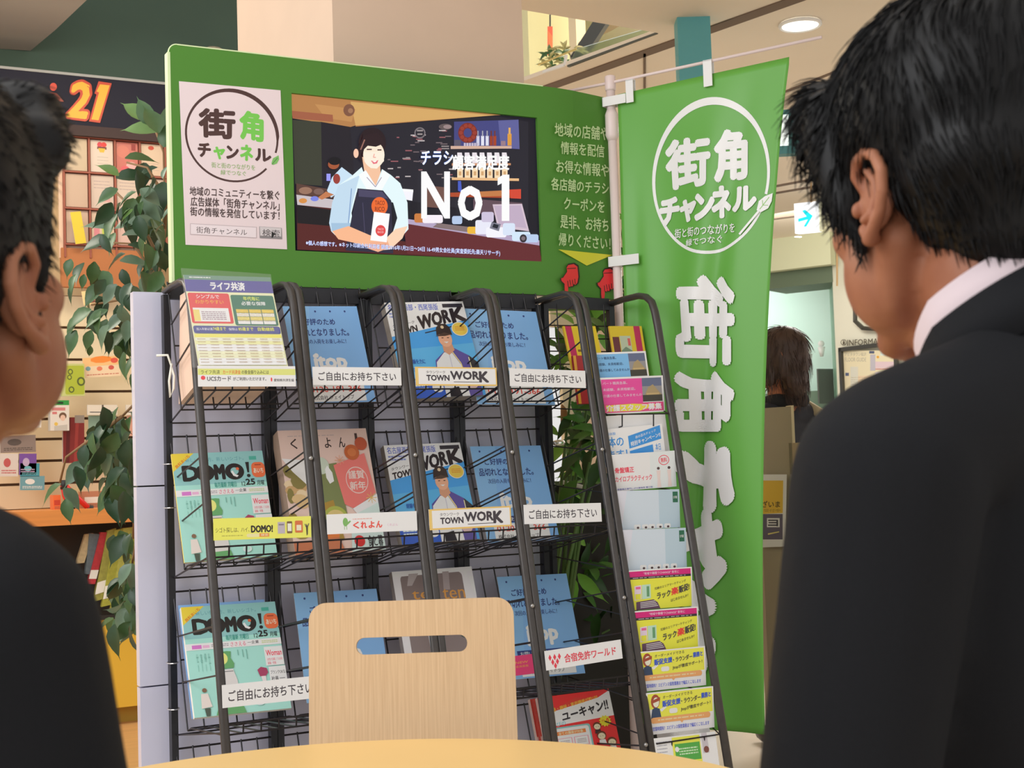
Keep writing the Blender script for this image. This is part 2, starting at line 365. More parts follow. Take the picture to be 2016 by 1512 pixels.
# downlight in the hall ceiling
p = atZ(1575, 45, ZC); dl = empty('ceiling_downlight', (p[0], p[1], ZC-.004))
b = MB(); b.tube([(0, 0, -.01), (0, 0, .004)], .082, 24); b.build('lamp_disc', mat('lamp_glow', (255, 250, 235), .5, emit=2.6), dl)
b = MB(); rr = .088; b.tube([(rr*math.cos(t), rr*math.sin(t), -.006) for t in np.linspace(0, 2*math.pi, 29)], .009, 6, caps=False); b.build('trim_ring', mat('white_metal', (226, 224, 216), .4), dl)
tag(dl, 'bright round downlight in the beige ceiling beside the dark-haired head', 'ceiling light')
# far: mint wall with green beam, cream notice wall
M_MINT = mat('mint_wall', (190, 232, 210), .6, k=1.3); M_GRN = mat('grey_green_paint', (96, 112, 92), .6, k=1.2)
p, q = atD(1500, 600, 13.6), atD(1641, 600, 13.2)
def wallseg(name, p, q, z0, z1, m, th=.1):
    d = (q-p)[:2]; n = np.array([-d[1], d[0]]); n = n/np.linalg.norm(n)*th
    bb = MB(); bb.prism([tuple(p[:2]), tuple(q[:2]), tuple(q[:2]+n), tuple(p[:2]+n)], 2, z0, z1); return struct(bb.build(name, m))
wallseg('wall_mint', p, q, 1.62, 2.9, M_MINT)
p2, q2 = atD(1500, 540, 12.6), atD(1638, 540, 12.2); wallseg('trim_5', p2, q2, atD(1600, 562, 12.4)[2], atD(1600, 528, 12.4)[2], M_GRN, .5)
p2, q2 = atD(1500, 520, 12.4), atD(1636, 520, 12.0); wallseg('trim_6', p2, q2, atD(1600, 530, 12.3)[2], ZC, mat('pale_green_bulkhead', (192, 196, 168), .7, k=1.3), .1)
p2, q2 = atD(1500, 760, 13.3), atD(1636, 760, 12.9); wallseg('wall_far', p2, q2, 0, 1.66, mat('green_grey_counter', (104, 128, 112), .6, k=1.2))
p2, q2 = atD(1634, 600, 12.9), atD(1643, 600, 12.2); wallseg('trim_7', p2, q2, 0, 2.75, mat('mint_frame', (134, 178, 156), .5, k=1.2), .06)
p3, q3 = atD(1641, 600, 12.2), atD(1792, 600, 11.4); wallseg('wall_right', p3, q3, 0, ZC, mat('cream_notice_wall', (246, 232, 200), .7, k=1.35))
p3, q3 = atD(1790, 600, 12.0), atD(2200, 600, 11.2); wallseg('wall_right', p3, q3, 0, ZC, mat('teal_green_wall', (92, 132, 112), .6, k=1.2))
p3, q3 = atD(1100, 500, 16), atD(1560, 500, 15); wallseg('wall_far', p3, q3, 0, ZC, mat('hall_beige_wall', (200, 176, 150), .7, k=1.3))
b = MB(); a1, a2 = atD(1648, 480, 12.0), atD(1648, 563, 12.0); b.tube([a1, a2], .008, 6); a1, a2 = atD(1597, 330, 9.8), atD(1597, 398, 9.8); b.tube([a1, a2], .006, 6)
tag(b.build('hanging_wire', mat('wire_tan', (170, 140, 100), .6)), 'thin tan suspension wires above the arrow sign', 'wire', kind='stuff')

# ============================================================ SIGNAGE BOARD
ZT, ZB, XF = 2.117, 1.543, 1.022
board = empty('signage_board', (0, 0, ZB))
bi = Vector((0, 0, -ZB))
def bp(b, name, m, **k):
    o = b.build(name, m, board, **k); o.location = bi; return o
sx0, sx1, sz1, sz0 = .303, 1.001, 2.028, 1.634
# front panel with a window for the screen, rounded top left corner
b = MB(); th = .022
for (x0, x1, z0, z1) in ((0, sx0, ZB, ZT-.02), (.02, sx0, ZT-.02, ZT), (sx0, sx1, sz1, ZT), (sx0, sx1, ZB, sz0), (sx1, XF, ZB, ZT)):
    b.box((x0, 0, z0), (x1, th, z1))
b.prism([(.02, ZT-.02)]+[(.02-.02*math.cos(t), ZT-.02+.02*math.sin(t)) for t in np.linspace(0, math.pi/2, 7)], 1, 0, th)
bp(b, 'front_panel', M_BOARD)
b = MB(); b.box((-.004, -.0006, ZB), (.0025, th+.004, ZT-.02)); b.tube([(.02-.0205*math.cos(t), .002, ZT-.02+.0205*math.sin(t)) for t in np.linspace(0, math.pi/2, 8)], .0024, 6)
b.box((.02, -.0005, ZT-.001), (XF, th, ZT+.002)); bp(b, 'edge_trim', M_EDGE)
b = MB(); b.box((.16, th, 1.60), (.985, .075, 2.06)); bp(b, 'display_housing', mat('display_black', (26, 26, 28), .5))
# folded wing
WX, WY = 1.272, .046
seg = 8; arc = []
ang = math.atan2(WY, WX-XF)
for i in range(seg+1):
    t = ang*i/seg; arc.append((XF+.10*i/seg*math.cos(t/2), .10*i/seg*math.sin(t/2)))
arc.append((WX, WY))
b = MB(); n = len(arc); vs = []
for (x, y) in arc: vs += [(x, y, ZB), (x, y, ZT), (x-.004, y+th, ZB), (x-.004, y+th, ZT)]
fs = []
for i in range(n-1):
    a, c = i*4, (i+1)*4; fs += [(a, c, c+1, a+1), (a+2, a+3, c+3, c+2), (a+1, c+1, c+3, a+3), (a, a+2, c+2, c)]
fs += [(0, 1, 3, 2), ((n-1)*4, (n-1)*4+2, (n-1)*4+3, (n-1)*4+1)]
b.add(vs, fs); bp(b, 'folded_wing', M_BOARD)
# screen picture (pixel mapped on the glass plane)
Ms = Matrix.Translation((0, .010, 0)); pm = pxmap(Ms)
A = Art(pm, emis=True)
S = (572, 182), (1061, 232), (1064, 516), (584, 492)
A.poly(S, (26, 24, 34))
A.poly([(572, 182), (1000, 226), (975, 227), (690, 250), (576, 233)], (176, 124, 74))
A.poly([(690, 200), (960, 226), (975, 227), (700, 247)], (208, 164, 100)); A.poly([(620, 205), (700, 215), (692, 240), (640, 232)], (190, 138, 84))
A.poly([(574, 218), (655, 226), (656, 240), (576, 233)], (158, 92, 66)); A.disc(687, 217, 11, (124, 82, 62), 12); A.disc(690, 218, 5, (160, 116, 86))
A.poly([(576, 236), (632, 240), (634, 366), (581, 362)], (58, 60, 48)); A.poly([(632, 240), (690, 250), (700, 247), (700, 380), (634, 368)], (34, 30, 38))
A.poly([(690, 251), (980, 229), (1040, 240), (1040, 430), (700, 380)], (36, 34, 44))
# blackboard chalk marks
r = random.Random(3)
for i in range(46):
    x = r.choice([770, 808, 816, 860, 872, 790]) + r.uniform(-8, 12); y = r.uniform(255, 350); A.rect(x, y, x+r.uniform(5, 16), y+2.2, r.choice([(150, 140, 140), (190, 180, 180), (110, 96, 100), (150, 90, 96)]))
A.disc(826, 262, 11, (120, 112, 116)); A.disc(826, 262, 8.5, (36, 34, 44)); A.rect(820, 256, 832, 259, (150, 140, 140)); A.rect(821, 263, 831, 266, (150, 140, 140))
A.disc(876, 250, 13, (96, 84, 84), 6); A.disc(880, 250, 8, (150, 130, 130), 4)
# shelf with wreath and bottles
A.poly([(893, 240), (1020, 236), (1022, 294), (893, 290)], (66, 68, 124)); A.poly([(980, 238), (1020, 236), (1022, 294), (985, 290)], (92, 94, 150))
A.ring(lambda t: (920+19*math.cos(t), 262+20*math.sin(t)), lambda t: (920+8*math.cos(t), 262+9*math.sin(t)), (122, 44, 36), 20)
for i in range(10): t = i*.63; A.disc(920+13.5*math.cos(t), 262+14.5*math.sin(t), 4, (150, 58, 44))
for x, c in ((940, (200, 200, 220)), (949, (220, 220, 235)), (958, (215, 215, 230)), (966, (150, 60, 36)), (973, (160, 66, 40))):
    A.rect(x-3, 268, x+3, 287, c); A.rect(x-1.2, 258, x+1.2, 269, tuple(int(v*.75) for v in c))
A.rect(998, 264, 1006, 287, (214, 150, 60)); A.rect(1000, 252, 1004, 265, (224, 170, 90)); A.rect(893, 276, 906, 288, (90, 84, 100)); A.rect(985, 278, 994, 287, (150, 120, 130))
for i in range(6): A.rect(912+i*5, 282, 916+i*5, 288, (190, 180, 200))
A.poly([(886, 288), (1006, 288), (1006, 293), (886, 294)], (206, 170, 150))
for i in range(7): x = 899+i*14.6; A.poly([(x, 301), (x+9, 301), (x+11, 313), (x+11, 326), (x, 326)], (228, 220, 226)); A.poly([(x, 332), (x+11, 330), (x+11, 352), (x, 354)], (240, 214, 176)); A.rect(x+3, 338, x+8, 346, (206, 160, 110))
A.poly([(888, 322), (1004, 322), (1004, 326), (888, 327)], (200, 140, 100)); A.poly([(888, 350), (1020, 352), (1020, 357), (888, 355)], (226, 180, 130))
A.poly([(900, 357), (906, 357), (908, 380), (900, 376)], (70, 90, 190)); A.poly([(885, 380), (1024, 376), (1024, 391), (885, 388)], (170, 72, 40)); A.poly([(1000, 374), (1024, 373), (1024, 392), (1004, 391)], (206, 70, 50)); A.poly([(940, 378), (1000, 375), (1000, 386), (940, 388)], (190, 120, 70))
A.poly([(840, 366), (880, 370), (884, 412), (836, 408)], (110, 78, 70)); A.poly([(790, 374), (812, 376), (810, 396), (788, 392)], (238, 236, 244)); A.poly([(786, 372), (812, 374), (812, 379), (786, 377)], (255, 250, 250))
A.poly([(930, 392), (1026, 400), (1030, 430), (930, 420)], (96, 74, 84))
A.poly([(968, 403), (1026, 402), (1040, 456), (978, 448)], (206, 186, 200)); A.poly([(971, 406), (1023, 405), (1035, 450), (981, 443)], (188, 168, 190))
# back counter and front counter
A.poly([(582, 362), (640, 372), (700, 380), (700, 396), (582, 384)], (88, 60, 52)); A.poly([(582, 384), (660, 394), (664, 412), (584, 404)], (196, 186, 190)); A.disc(600, 376, 13, (150, 112, 92), 7); A.disc(626, 378, 10, (120, 92, 84), 6); A.disc(618, 392, 8, (120, 130, 220), 5); A.disc(595, 396, 8, (210, 140, 70), 5)
A.poly([(583, 404), (664, 412), (672, 445), (740, 470), (1064, 505), (1064, 516), (584, 492)], (84, 34, 32)); A.poly([(583, 404), (652, 414), (654, 446), (584, 440)], (26, 22, 26))
A.poly([(790, 430), (1060, 474), (1060, 484), (792, 440)], (176, 160, 190)); A.poly([(792, 440), (1060, 484), (1064, 516), (800, 500)], (98, 40, 44)); A.poly([(860, 440), (960, 452), (950, 462), (850, 448)], (128, 110, 110))
for x, y, w, h, c in ((826, 430, 12, 9, (196, 120, 60)), (850, 432, 20, 8, (240, 232, 240)), (930, 454, 12, 7, (230, 180, 60)), (950, 448, 16, 14, (226, 226, 240)), (975, 458, 20, 10, (236, 236, 246)), (1000, 452, 12, 12, (210, 222, 240)), (1024, 466, 18, 9, (205, 225, 242)), (1044, 470, 14, 8, (180, 200, 230)), (958, 428, 12, 10, (200, 190, 214)), (898, 434, 10, 8, (176, 196, 226))): A.rrect(x-w, y-h, x+w, y+h, 4, c)
A.poly([(966, 438), (984, 442), (980, 456), (962, 450)], (120, 120, 136)); A.poly([(970, 441), (980, 444), (977, 451), (967, 448)], (30, 34, 46))
A.disc(1028, 470, 7, (50, 44, 52), 8); A.disc(1028, 470, 4, (120, 108, 116))
# second worker
A.poly([(671, 330), (692, 346), (690, 372), (668, 378), (650, 390), (642, 376), (652, 350)], (196, 220, 238)); A.disc(655, 325, 11, (160, 84, 52), 9); A.disc(657, 318, 12, (20, 18, 24), 8); A.disc(661, 353, 7, (150, 60, 52), 10); A.poly([(640, 378), (656, 384), (632, 394), (624, 390)], (190, 120, 80)); A.rect(641, 343, 649, 357, (150, 150, 240))
# woman in the apron
A.disc(731, 282, 27, (38, 22, 28), 30); A.poly([(704, 282), (712, 264), (700, 306), (712, 322), (716, 300)], (44, 26, 30))
A.poly([(711, 310), (746, 320), (748, 352), (737, 370), (718, 356)], (238, 190, 156))
A.disc(734, 306, 21, (255, 226, 204), 26); A.poly([(714, 300), (754, 300), (754, 318), (740, 333), (728, 332), (716, 320)], (255, 232, 214)); A.disc(699, 303, 5, (250, 196, 170), 9)
A.poly([(704, 290), (714, 268), (742, 262), (754, 280), (755, 296), (748, 286), (738, 290), (722, 288), (712, 298), (707, 308)], (42, 24, 30)); A.line([(716, 276), (708, 296)], 2.5, (150, 104, 92))
A.rect(720, 294, 730, 296.5, (80, 50, 52)); A.rect(741, 295, 749, 297.5, (80, 50, 52)); A.line([(735, 304), (733, 311), (738, 311)], 2, (236, 170, 156)); A.poly([(728, 317), (736, 319), (743, 316), (740, 323), (733, 324)], (226, 110, 120)); A.poly([(731, 319), (740, 318), (736, 321)], (255, 240, 240))
A.poly([(710, 330), (718, 352), (738, 366), (750, 334), (768, 346), (786, 362), (800, 400), (802, 452), (786, 470), (770, 462), (780, 430), (772, 400), (752, 392), (700, 380), (690, 420), (694, 452), (660, 466), (650, 456), (646, 440), (652, 400), (664, 366), (690, 348)], (222, 240, 246))
A.poly([(706, 346), (664, 366), (652, 400), (646, 440), (650, 456), (684, 446), (692, 400)], (190, 214, 232)); A.poly([(650, 440), (688, 440), (690, 452), (652, 458)], (160, 190, 216)); A.line([(690, 372), (684, 440)], 2, (130, 160, 200))
A.poly([(718, 336), (738, 368), (752, 336), (766, 346), (748, 378), (736, 372), (722, 378), (704, 346)], (240, 244, 248)); A.line([(720, 350), (737, 369), (749, 350)], 1.6, (160, 150, 170))
A.poly([(702, 372), (752, 376), (768, 396), (772, 500), (678, 494), (690, 430)], (44, 42, 62)); A.poly([(704, 374), (750, 378), (762, 392), (704, 388)], (72, 68, 96)); A.line([(712, 400), (716, 460)], 1.5, (70, 66, 92)); A.line([(735, 400), (728, 470)], 1.5, (30, 28, 44))
A.poly([(652, 456), (684, 446), (726, 464), (748, 470), (760, 484), (736, 492), (700, 480), (664, 472)], (242, 180, 140)); A.poly([(800, 446), (790, 470), (766, 492), (740, 494), (736, 486), (758, 470), (776, 452)], (250, 206, 176)); A.poly([(726, 478), (760, 474), (766, 488), (742, 497), (722, 490)], (236, 172, 140)); A.line([(728, 484), (758, 482)], 1.2, (200, 130, 110))
A.disc(745, 407, 16, (230, 104, 46), 18); A.text(736, 396, 755, 405, 'TACO', (126, 50, 30)); A.text(736, 408, 755, 417, 'RICO', (126, 50, 30))
A.poly([(734, 418), (765, 422), (759, 478), (727, 474)], (246, 244, 250)); A.disc(747, 455, 10, (220, 70, 70), 11); A.text(741, 450, 753, 454, 'TACO', (250, 190, 190)); A.text(741, 456, 753, 460, 'RICO', (250, 190, 190))
# captions
A.text(826, 298, 890, 326, 'チラシ', (250, 250, 255), .03, outline=(90, 130, 220), ow=.02); A.text(888, 306, 1000, 336, '顧客満足度', (250, 250, 255), .04)
A.text(826, 338, 884, 432, 'N', (255, 255, 255), .03); A.text(898, 366, 948, 436, 'o', (255, 255, 255), .03); A.poly([(977, 366), (977, 352), (988, 345), (1000, 345), (1000, 436), (985, 436), (985, 362)], (255, 255, 255))
A.text(0, 0, 0, 0, '※個人の感想です。※ネット印刷会社利用者 調査2016年1月21日〜24日 16-49男女会社員(実査委託先:楽天リサーチ)', (222, 232, 255), .02, quad=[(600, 474), (982, 494), (982, 506), (600, 485)], outline=(40, 80, 220), ow=.03)
o = A.build('screen', SCREEN, board); o.location = (0, .010, -ZB)
tag(o, 'lit screen showing an aproned woman in a cafe')
# poster on the board
px0, pz1, pw, ph = .0263, 2.0302, .2516, .3947
pm = pxmap(Matrix.Identity(4))
A = Art(pm)
A.poly([pm_ for pm_ in [(352, 160), (552, 178), (565, 491), (365, 482)]], (205, 190, 193))
BR, GN = (66, 42, 40), (104, 178, 72)
cx, cy = 456, 268
def wob(t, r, d): # hand drawn ring, ellipse slightly tilted by the lettering's perspective
    return (cx+r*89*math.cos(t)+2*math.sin(t), cy+r*88*math.sin(t)+d*math.cos(t)*6)
def rw(t):
    a = (math.degrees(t)) % 360; return .034+.036*(math.exp(-((a-300)/70)**2))
A.ring(lambda t: wob(t, 1+rw(t), 1), lambda t: wob(t, 1-rw(t)*.3, 1), BR, 64, 42, 378)
A.text(389, 208, 464, 274, '街', BR, .055, quad=[(389, 212), (464, 216), (463, 276), (391, 270)]); A.text(0, 0, 0, 0, '角', GN, .055, quad=[(470, 216), (519, 222), (519, 282), (472, 274)])
A.text(0, 0, 0, 0, 'チ', BR, .06, quad=[(389, 280), (415, 282), (415, 311), (389, 309)]); A.text(0, 0, 0, 0, 'ャ', GN, .06, quad=[(419, 288), (443, 290), (443, 315), (421, 313)]); A.text(0, 0, 0, 0, 'ン', BR, .06, quad=[(445, 286), (470, 288), (470, 315), (445, 313)]); A.text(0, 0, 0, 0, 'ネ', GN, .06, quad=[(472, 284), (498, 286), (498, 318), (472, 316)]); A.text(0, 0, 0, 0, 'ル', BR, .06, quad=[(500, 291), (534, 295), (534, 320), (502, 317)])
A.text(0, 0, 0, 0, '街と街のつながりを', (126, 160, 96), .01, quad=[(416, 319), (502, 325), (502, 336), (416, 330)]); A.text(0, 0, 0, 0, '緑でつなぐ', (126, 160, 96), .01, quad=[(434, 334), (484, 337), (484, 347), (434, 344)])
A.poly([(534, 322), (537, 312), (548, 306), (549, 314), (545, 322), (537, 325)], (110, 168, 90)); A.line([(535, 324), (546, 311)], 1.2, (60, 110, 60))
DK = (60, 44, 44)
for t, y0, y1, dx in (('地域のコミュニティーを繋ぐ', 367, 385, 0), ('広告媒体「街角チャンネル」', 387, 406, 2), ('街の情報を発信しています！', 407, 425, 1)):
    A.text(0, 0, 0, 0, t, DK, .02, quad=[(373+dx, y0), (550, y0+9), (550, y1+9), (373+dx, y1)])
A.poly([(374, 440), (505, 447), (505, 469), (374, 462)], (170, 156, 160)); A.poly([(375.2, 441.2), (503.8, 448.2), (503.8, 467.8), (375.2, 460.8)], (212, 196, 200))
A.text(0, 0, 0, 0, '街角チャンネル', (70, 60, 62), .0, quad=[(386, 446), (486, 452), (486, 464), (386, 459)])
A.poly([(510, 446), (554, 449), (555, 471), (511, 469)], (120, 116, 118)); A.poly([(511, 446.5), (553, 449.5), (553, 466), (512, 464)], (186, 180, 182)); A.text(0, 0, 0, 0, '検索', (70, 64, 66), .01, quad=[(516, 451), (550, 453), (550, 467), (516, 465)])
A.poly([(534, 456), (544, 462), (539, 463), (537, 468), (534, 468)], (20, 20, 20))
A.layer = 8
o = A.build('logo_poster', PRINT, board); o.location = (0, -.001, -ZB); tag(o, 'white poster with round brown and green logo')
# wing print
Mw = Matrix(((math.cos(ang), -math.sin(ang), 0, XF), (math.sin(ang), math.cos(ang), 0, 0), (0, 0, 1, 0), (0, 0, 0, 1)))
# arc offset: the flat of the wing runs from the end of the fold to (WX,WY)
ex_ = Vector((WX-arc[-2][0], WY-arc[-2][1], 0)).normalized(); Mw = Matrix(((ex_.x, -ex_.y, 0, arc[-2][0]), (ex_.y, ex_.x, 0, arc[-2][1]), (0, 0, 1, 0), (0, 0, 0, 1)))
Mw = Mw @ Matrix.Translation((0, -.0015, 0)); pm = pxmap(Mw)
A = Art(pm); TX = (176, 196, 148)
for t, x0, x1, y0, y1 in (('地域の店舗や', 1092, 1198, 241, 268), ('情報を配信', 1104, 1190, 278, 303), ('お得な情報や', 1095, 1199, 314, 340), ('各店舗のチラシ・', 1085, 1210, 349, 374), ('クーポンを', 1110, 1190, 387, 412), ('是非、お持ち', 1103, 1198, 422, 449), ('帰りください！', 1100, 1202, 458, 484)):
    sl = .09*(x1-x0); A.text(0, 0, 0, 0, t, TX, .025, quad=[(x0, y0), (x1, y0+sl), (x1, y1+sl), (x0, y1)])
A.poly([(1099, 491), (1206, 502), (1155, 523)], (196, 190, 52))
o = A.build('wing_lettering', PRINT, board); o.matrix_parent_inverse = Matrix.Identity(4); o.matrix_local = Matrix.Translation((0, 0, -ZB)) @ Mw
def hand(px, py, name):
    A = Art(pm); A.layer = 30
    P = [(-3, -27), (8, -29), (15, -24), (16, -14), (17, -4), (15, 8), (11, 12), (8, 10), (7, 14), (3, 15), (2, 12), (1, 16), (-3, 15), (-3, 22), (-4, 32), (-9, 32), (-10, 22), (-10, 10), (-16, 4), (-17, -1), (-13, -2), (-9, -8), (-5, -14), (-6, -22)]
    out = [(px+x*1.16+.3, py+y*1.10) for x, y in P]; A.poly(out, (40, 20, 22)); A.poly([(px+x, py+y) for x, y in P], (232, 44, 50))
    for q in ([(7, 14), (5, 2)], [(2, 12), (0, 2)], [(11, 10), (10, 0)], [(-3, 15), (-4, 4)], [(-5, -20), (12, -21)]): A.line([(px+x, py+y) for x, y in q], 1.4, (60, 16, 20))
    o = A.build(name, PRINT, board); o.matrix_local = Matrix.Translation((0, 0, -ZB)) @ Mw; tag(o, 'red pointing hand sticker'); return o
hand(1121, 549, 'hand_sticker'); hand(1193, 558, 'hand_sticker')
tag(board, 'green cardboard signage board with a lit screen standing above the magazine rack', 'sign board')
# pale dome lamp peeking over the board
p = atY(430, 95, 3.3); dm = MB(); dm.ball((0, 0, 0), (.085, .03, .075), 20, 10)
o = dm.build('wall_lamp', mat('lamp_shade_grey', (150, 140, 122), .5, k=1.2), smooth=True); o.location = (p[0], 3.37, p[2]-.045); tag(o, 'pale rounded wall lamp peeking above the green board', 'lamp')
# white cladding panels behind the rack
clad = empty('cladding_panel', (0, .07, 0))
X0 = atY(264, 700, .04)[0]
zs = [0, atY(285, 1353, .04)[2], atY(275, 958, .04)[2], atY(267, 573, .04)[2]]
for i in range(3):
    b = MB(); b.box((X0, -.03, zs[i]+(.002 if i else 0)), (.985, 0, zs[i+1]-.0015)); b.build('panel', M_WHITEP, clad)
b = MB(); b.box((X0+.01, 0, 0), (.44, .02, zs[3]-.01)); b.build('frame', mat('dark_trim', (60, 62, 58), .6), clad)
tag(clad, 'white glossy cladding panel standing behind the wire racks', 'panel')

# ============================================================ WIRE MAGAZINE RACKS
UW = .2535; RX0 = -.028
def RY(z): return -.247-.209*(1.355-z)
ZB_ = [1.2134-.36*i for i in range(4)]
def rail_path(x, z0=.0):
    P = [(x, RY(z0), z0), (x, RY(.7), .7), (x, RY(1.44), 1.44), (x, -.219, 1.478), (x, -.206, 1.505), (x, -.180, 1.522), (x, -.145, 1.529), (x, -.07, 1.528), (x, 0, 1.524)]
    return P
def basket(mb, w, zb, r=.0021, n=6):
    zt = zb+.328; V = (-.108, zb+.026); L = (RY(zb+.06)+.012, zb+.062); V2 = (V[0]-.03, zb+.036)
    x0, x1 = .012, w-.012
    T6 = lambda pts, rr=r: mb.tube(pts, rr, 5)
    T6([(x0, -.004, zb), (x1, -.004, zb)]); T6([(x0, -.004, zt), (x1, -.004, zt)], r*1.15)
    T6([(x0, V[0], V[1]), (x1, V[0], V[1])]); T6([(x0, V2[0], V2[1]), (x1, V2[0], V2[1])]); T6([(x0, L[0], L[1]), (x1, L[0], L[1])])
    f = .5; T6([(x0, V[0]*f, zt+(V[1]-zt)*f), (x1, V[0]*f, zt+(V[1]-zt)*f)])
    LT = (L[0]-.004, L[1]+.022); T6([(x0, *LT), (x1, *LT)])
    for i in range(n+1):
        x = x0+(x1-x0)*i/n; T6([(x, -.004, zt+.004), (x, V[0], V[1]), (x, V2[0], V2[1]), (x, L[0], L[1]), (x, *LT)], r*.95)
    for x in (x0, x1):
        T6([(x, -.004, zb), (x, L[0], L[1]+.005)])
        for k_ in (.33, .66):
            y, z = V[0]*k_, zt+(V[1]-zt)*k_; zz = z+.055; T6([(x, y, z), (x, RY(zz)+.004, zz)])
def make_rack(label):
    root = empty('magazine_rack', (RX0, 0, 0)); tag(root, label, 'rack', 'wire magazine racks standing side by side')
    w = UW
    for x in (.0085, w-.0085):
        b = MB(); b.tube(rail_path(x), .0095, 10, flat=(.78, 1.05)); b.build('rail', M_RAIL, root, True)
        b = MB(); b.box((x-.008, -.012, 0), (x+.0075, .012, 1.515)); b.build('post', M_POST, root)
        b = MB(); b.box((x-.007, RY(.05)+.02, .03), (x+.007, -.012, .055)); b.build('foot_bar', M_POST, root)
    b = MB(); b.box((.0165, -.010, 1.505), (w-.0165, .010, 1.541)); b.build('crossbar', M_POST, root)
    for zb in ZB_:
        b = MB(); basket(b, w, zb); b.build('basket', M_WIRE, root)
    for zz in (1.12, .76, .42):
        b = MB(); b.ball((w-.006, RY(zz)-.0085, zz), .0055, 8, 6); b.build('bolt', mat('bolt_steel', (150, 148, 146), .3, .8), root, True)
    return root
def copy_tree(o, parent=None):
    c = o.copy(); COL.objects.link(c); c.parent = parent
    for ch in list(o.children): copy_tree(ch, c)
    return c
rk = make_rack('leftmost dark grey wire magazine rack unit, holding the yellow and teal booklets')
for i, lb in ((1, 'second wire magazine rack unit from the left, behind the left half of the chair back'), (2, 'third wire magazine rack unit from the left, holding the blue baseball cover magazines'), (3, 'fourth wire magazine rack unit, beside the narrow leaflet rack')):
    c = copy_tree(rk); c.location.x = RX0+UW*i; c['label'] = lb
# narrow leaflet rack
NX0, NX1 = .996, 1.212
nr = empty('leaflet_rack', (NX0, 0, 0)); tag(nr, 'narrow dark wire leaflet rack at the right end below the red hands', 'rack')
b = MB(); b.tube(rail_path(NX1-NX0), .0105, 10, flat=(.85, 1.1)); b.build('rail', M_RAIL, nr, True)
b = MB(); b.tube(rail_path(.004), .0095, 10, flat=(.7, 1.05)); b.build('rail', M_RAIL, nr, True)
b = MB(); b.box((.208, -.010, 1.36), (.224, .010, 1.53)); b.build('post', M_POST, nr)
b = MB(); b.box((.0, -.010, 0), (.014, .010, 1.52)); b.build('post', M_POST, nr)
b = MB(); b.box((.014, -.009, 1.506), (.208, .009, 1.538)); b.build('crossbar', M_POST, nr)
b = MB()
def yz(z): return RY(z)+.012
for k_ in range(5):
    z = 1.46-.035*k_; b.tube([(.014, -.01, z), (.205, -.01, z)], .0018, 5)
for x in (.04, .115, .19): b.tube([(x, -.008, 1.52), (x, -.02, 1.30)], .0018, 5)
tz = [1.207, 1.105, 1.0, .91, .81, .70, .60, .50, .418]
for z in tz:
    y = RY(z)+(0 if z in (1.207, .418) else .022); b.tube([(.012, y+.030, z+.012), (.016, y-.006, z), (.200, y-.006, z), (.205, y+.030, z+.012)], .0019, 5)
    if z in (1.207, .418):
      for x in (.06, .155): b.tube([(x, y-.006, z), (x, y-.004, z-.03), (x, y+.04, z-.035)], .0019, 5)
    b.tube([(.012, 0, z+.03), (.012, y+.03, z+.012)], .0018, 5); b.tube([(.205, -.02, z+.03), (.205, y+.03, z+.012)], .0018, 5)
b.tube([(.20, -.05, 1.40), (.214, -.06, 1.395), (.214, -.07, 1.35), (.20, -.07, 1.345)], .0018, 5)
b.tube([(.20, -.15, 1.27), (.213, -.155, 1.265), (.213, -.16, 1.22), (.20, -.16, 1.215)], .0018, 5)
b.build('wire_holder', M_WIRE, nr)
# white tie and wire clips on the leftmost post
b = MB(); p = atY(312, 700, -.03)
b.tube([atY(308, 700, -.02), atY(330, 699, -.03), atY(338, 722, -.04)], .003, 6); b.tube([atY(338, 716, -.04), atY(333, 750, -.045), atY(335, 782, -.045), atY(342, 765, -.045), atY(343, 740, -.045), atY(337, 722, -.04)], .0028, 6)
tag(b.build('ribbon_tie', mat('white_ribbon', (226, 212, 196), .6), smooth=True), 'white ribbon tied in a loop around the leftmost rack post', 'ribbon')
for y in (914, 1000, 1306, 1397):
    z = atY(325, y, 0)[2]; b = MB(); b.tube([(RX0+.0085+.013*math.cos(t), .018*math.sin(t), z) for t in np.linspace(0, 2*math.pi, 15)], .0014, 5, caps=False)
    tag(b.build('wire_clip', mat('clip_wire', (190, 184, 180), .3, .6)), {914: 'topmost', 1000: 'second', 1306: 'third', 1397: 'lowest'}[y]+' of the thin pale wire clips around the leftmost rack post', 'clip', 'wire clips on the rack post')

# ============================================================ SIGN STRIPS ON THE BASKETS
def strip(name, TL, TR, BL, draw, label, base=(222, 214, 222), Y=None, cat='sign'):
    z = atY(*TL, -.3)[2]; Y0 = RY(z)-.014 if Y is None else Y
    M, w, h = flatframe(TL, TR, BL, Y0, Y0-.003)
    A = unit(w, h); A.slab(w, h, .0018, base); draw(A)
    o = A.build(name); o.matrix_world = M; tag(o, label, cat, 'label strips on the rack baskets'); return o
INK = (56, 50, 56)
def take(A): A.text(.06, .27, .94, .76, 'ご自由にお持ち下さい', INK, .02)
def tw(A):
    A.rect(0, 0, 1, 1, (214, 172, 92)); A.rect(.035, .07, .985, .92, (226, 218, 226)); A.rect(.02, .05, .024, .95, (240, 220, 160))
    A.text(.13, .2, .36, .35, 'タウンワーク', INK, .01); A.text(.13, .42, .41, .74, 'TOWN', INK, .05); A.text(.42, .2, .78, .68, 'WOR', INK, .055); A.text(.775, .2, .90, .82, 'K', INK, .06); A.rect(.46, .78, .78, .81, INK)
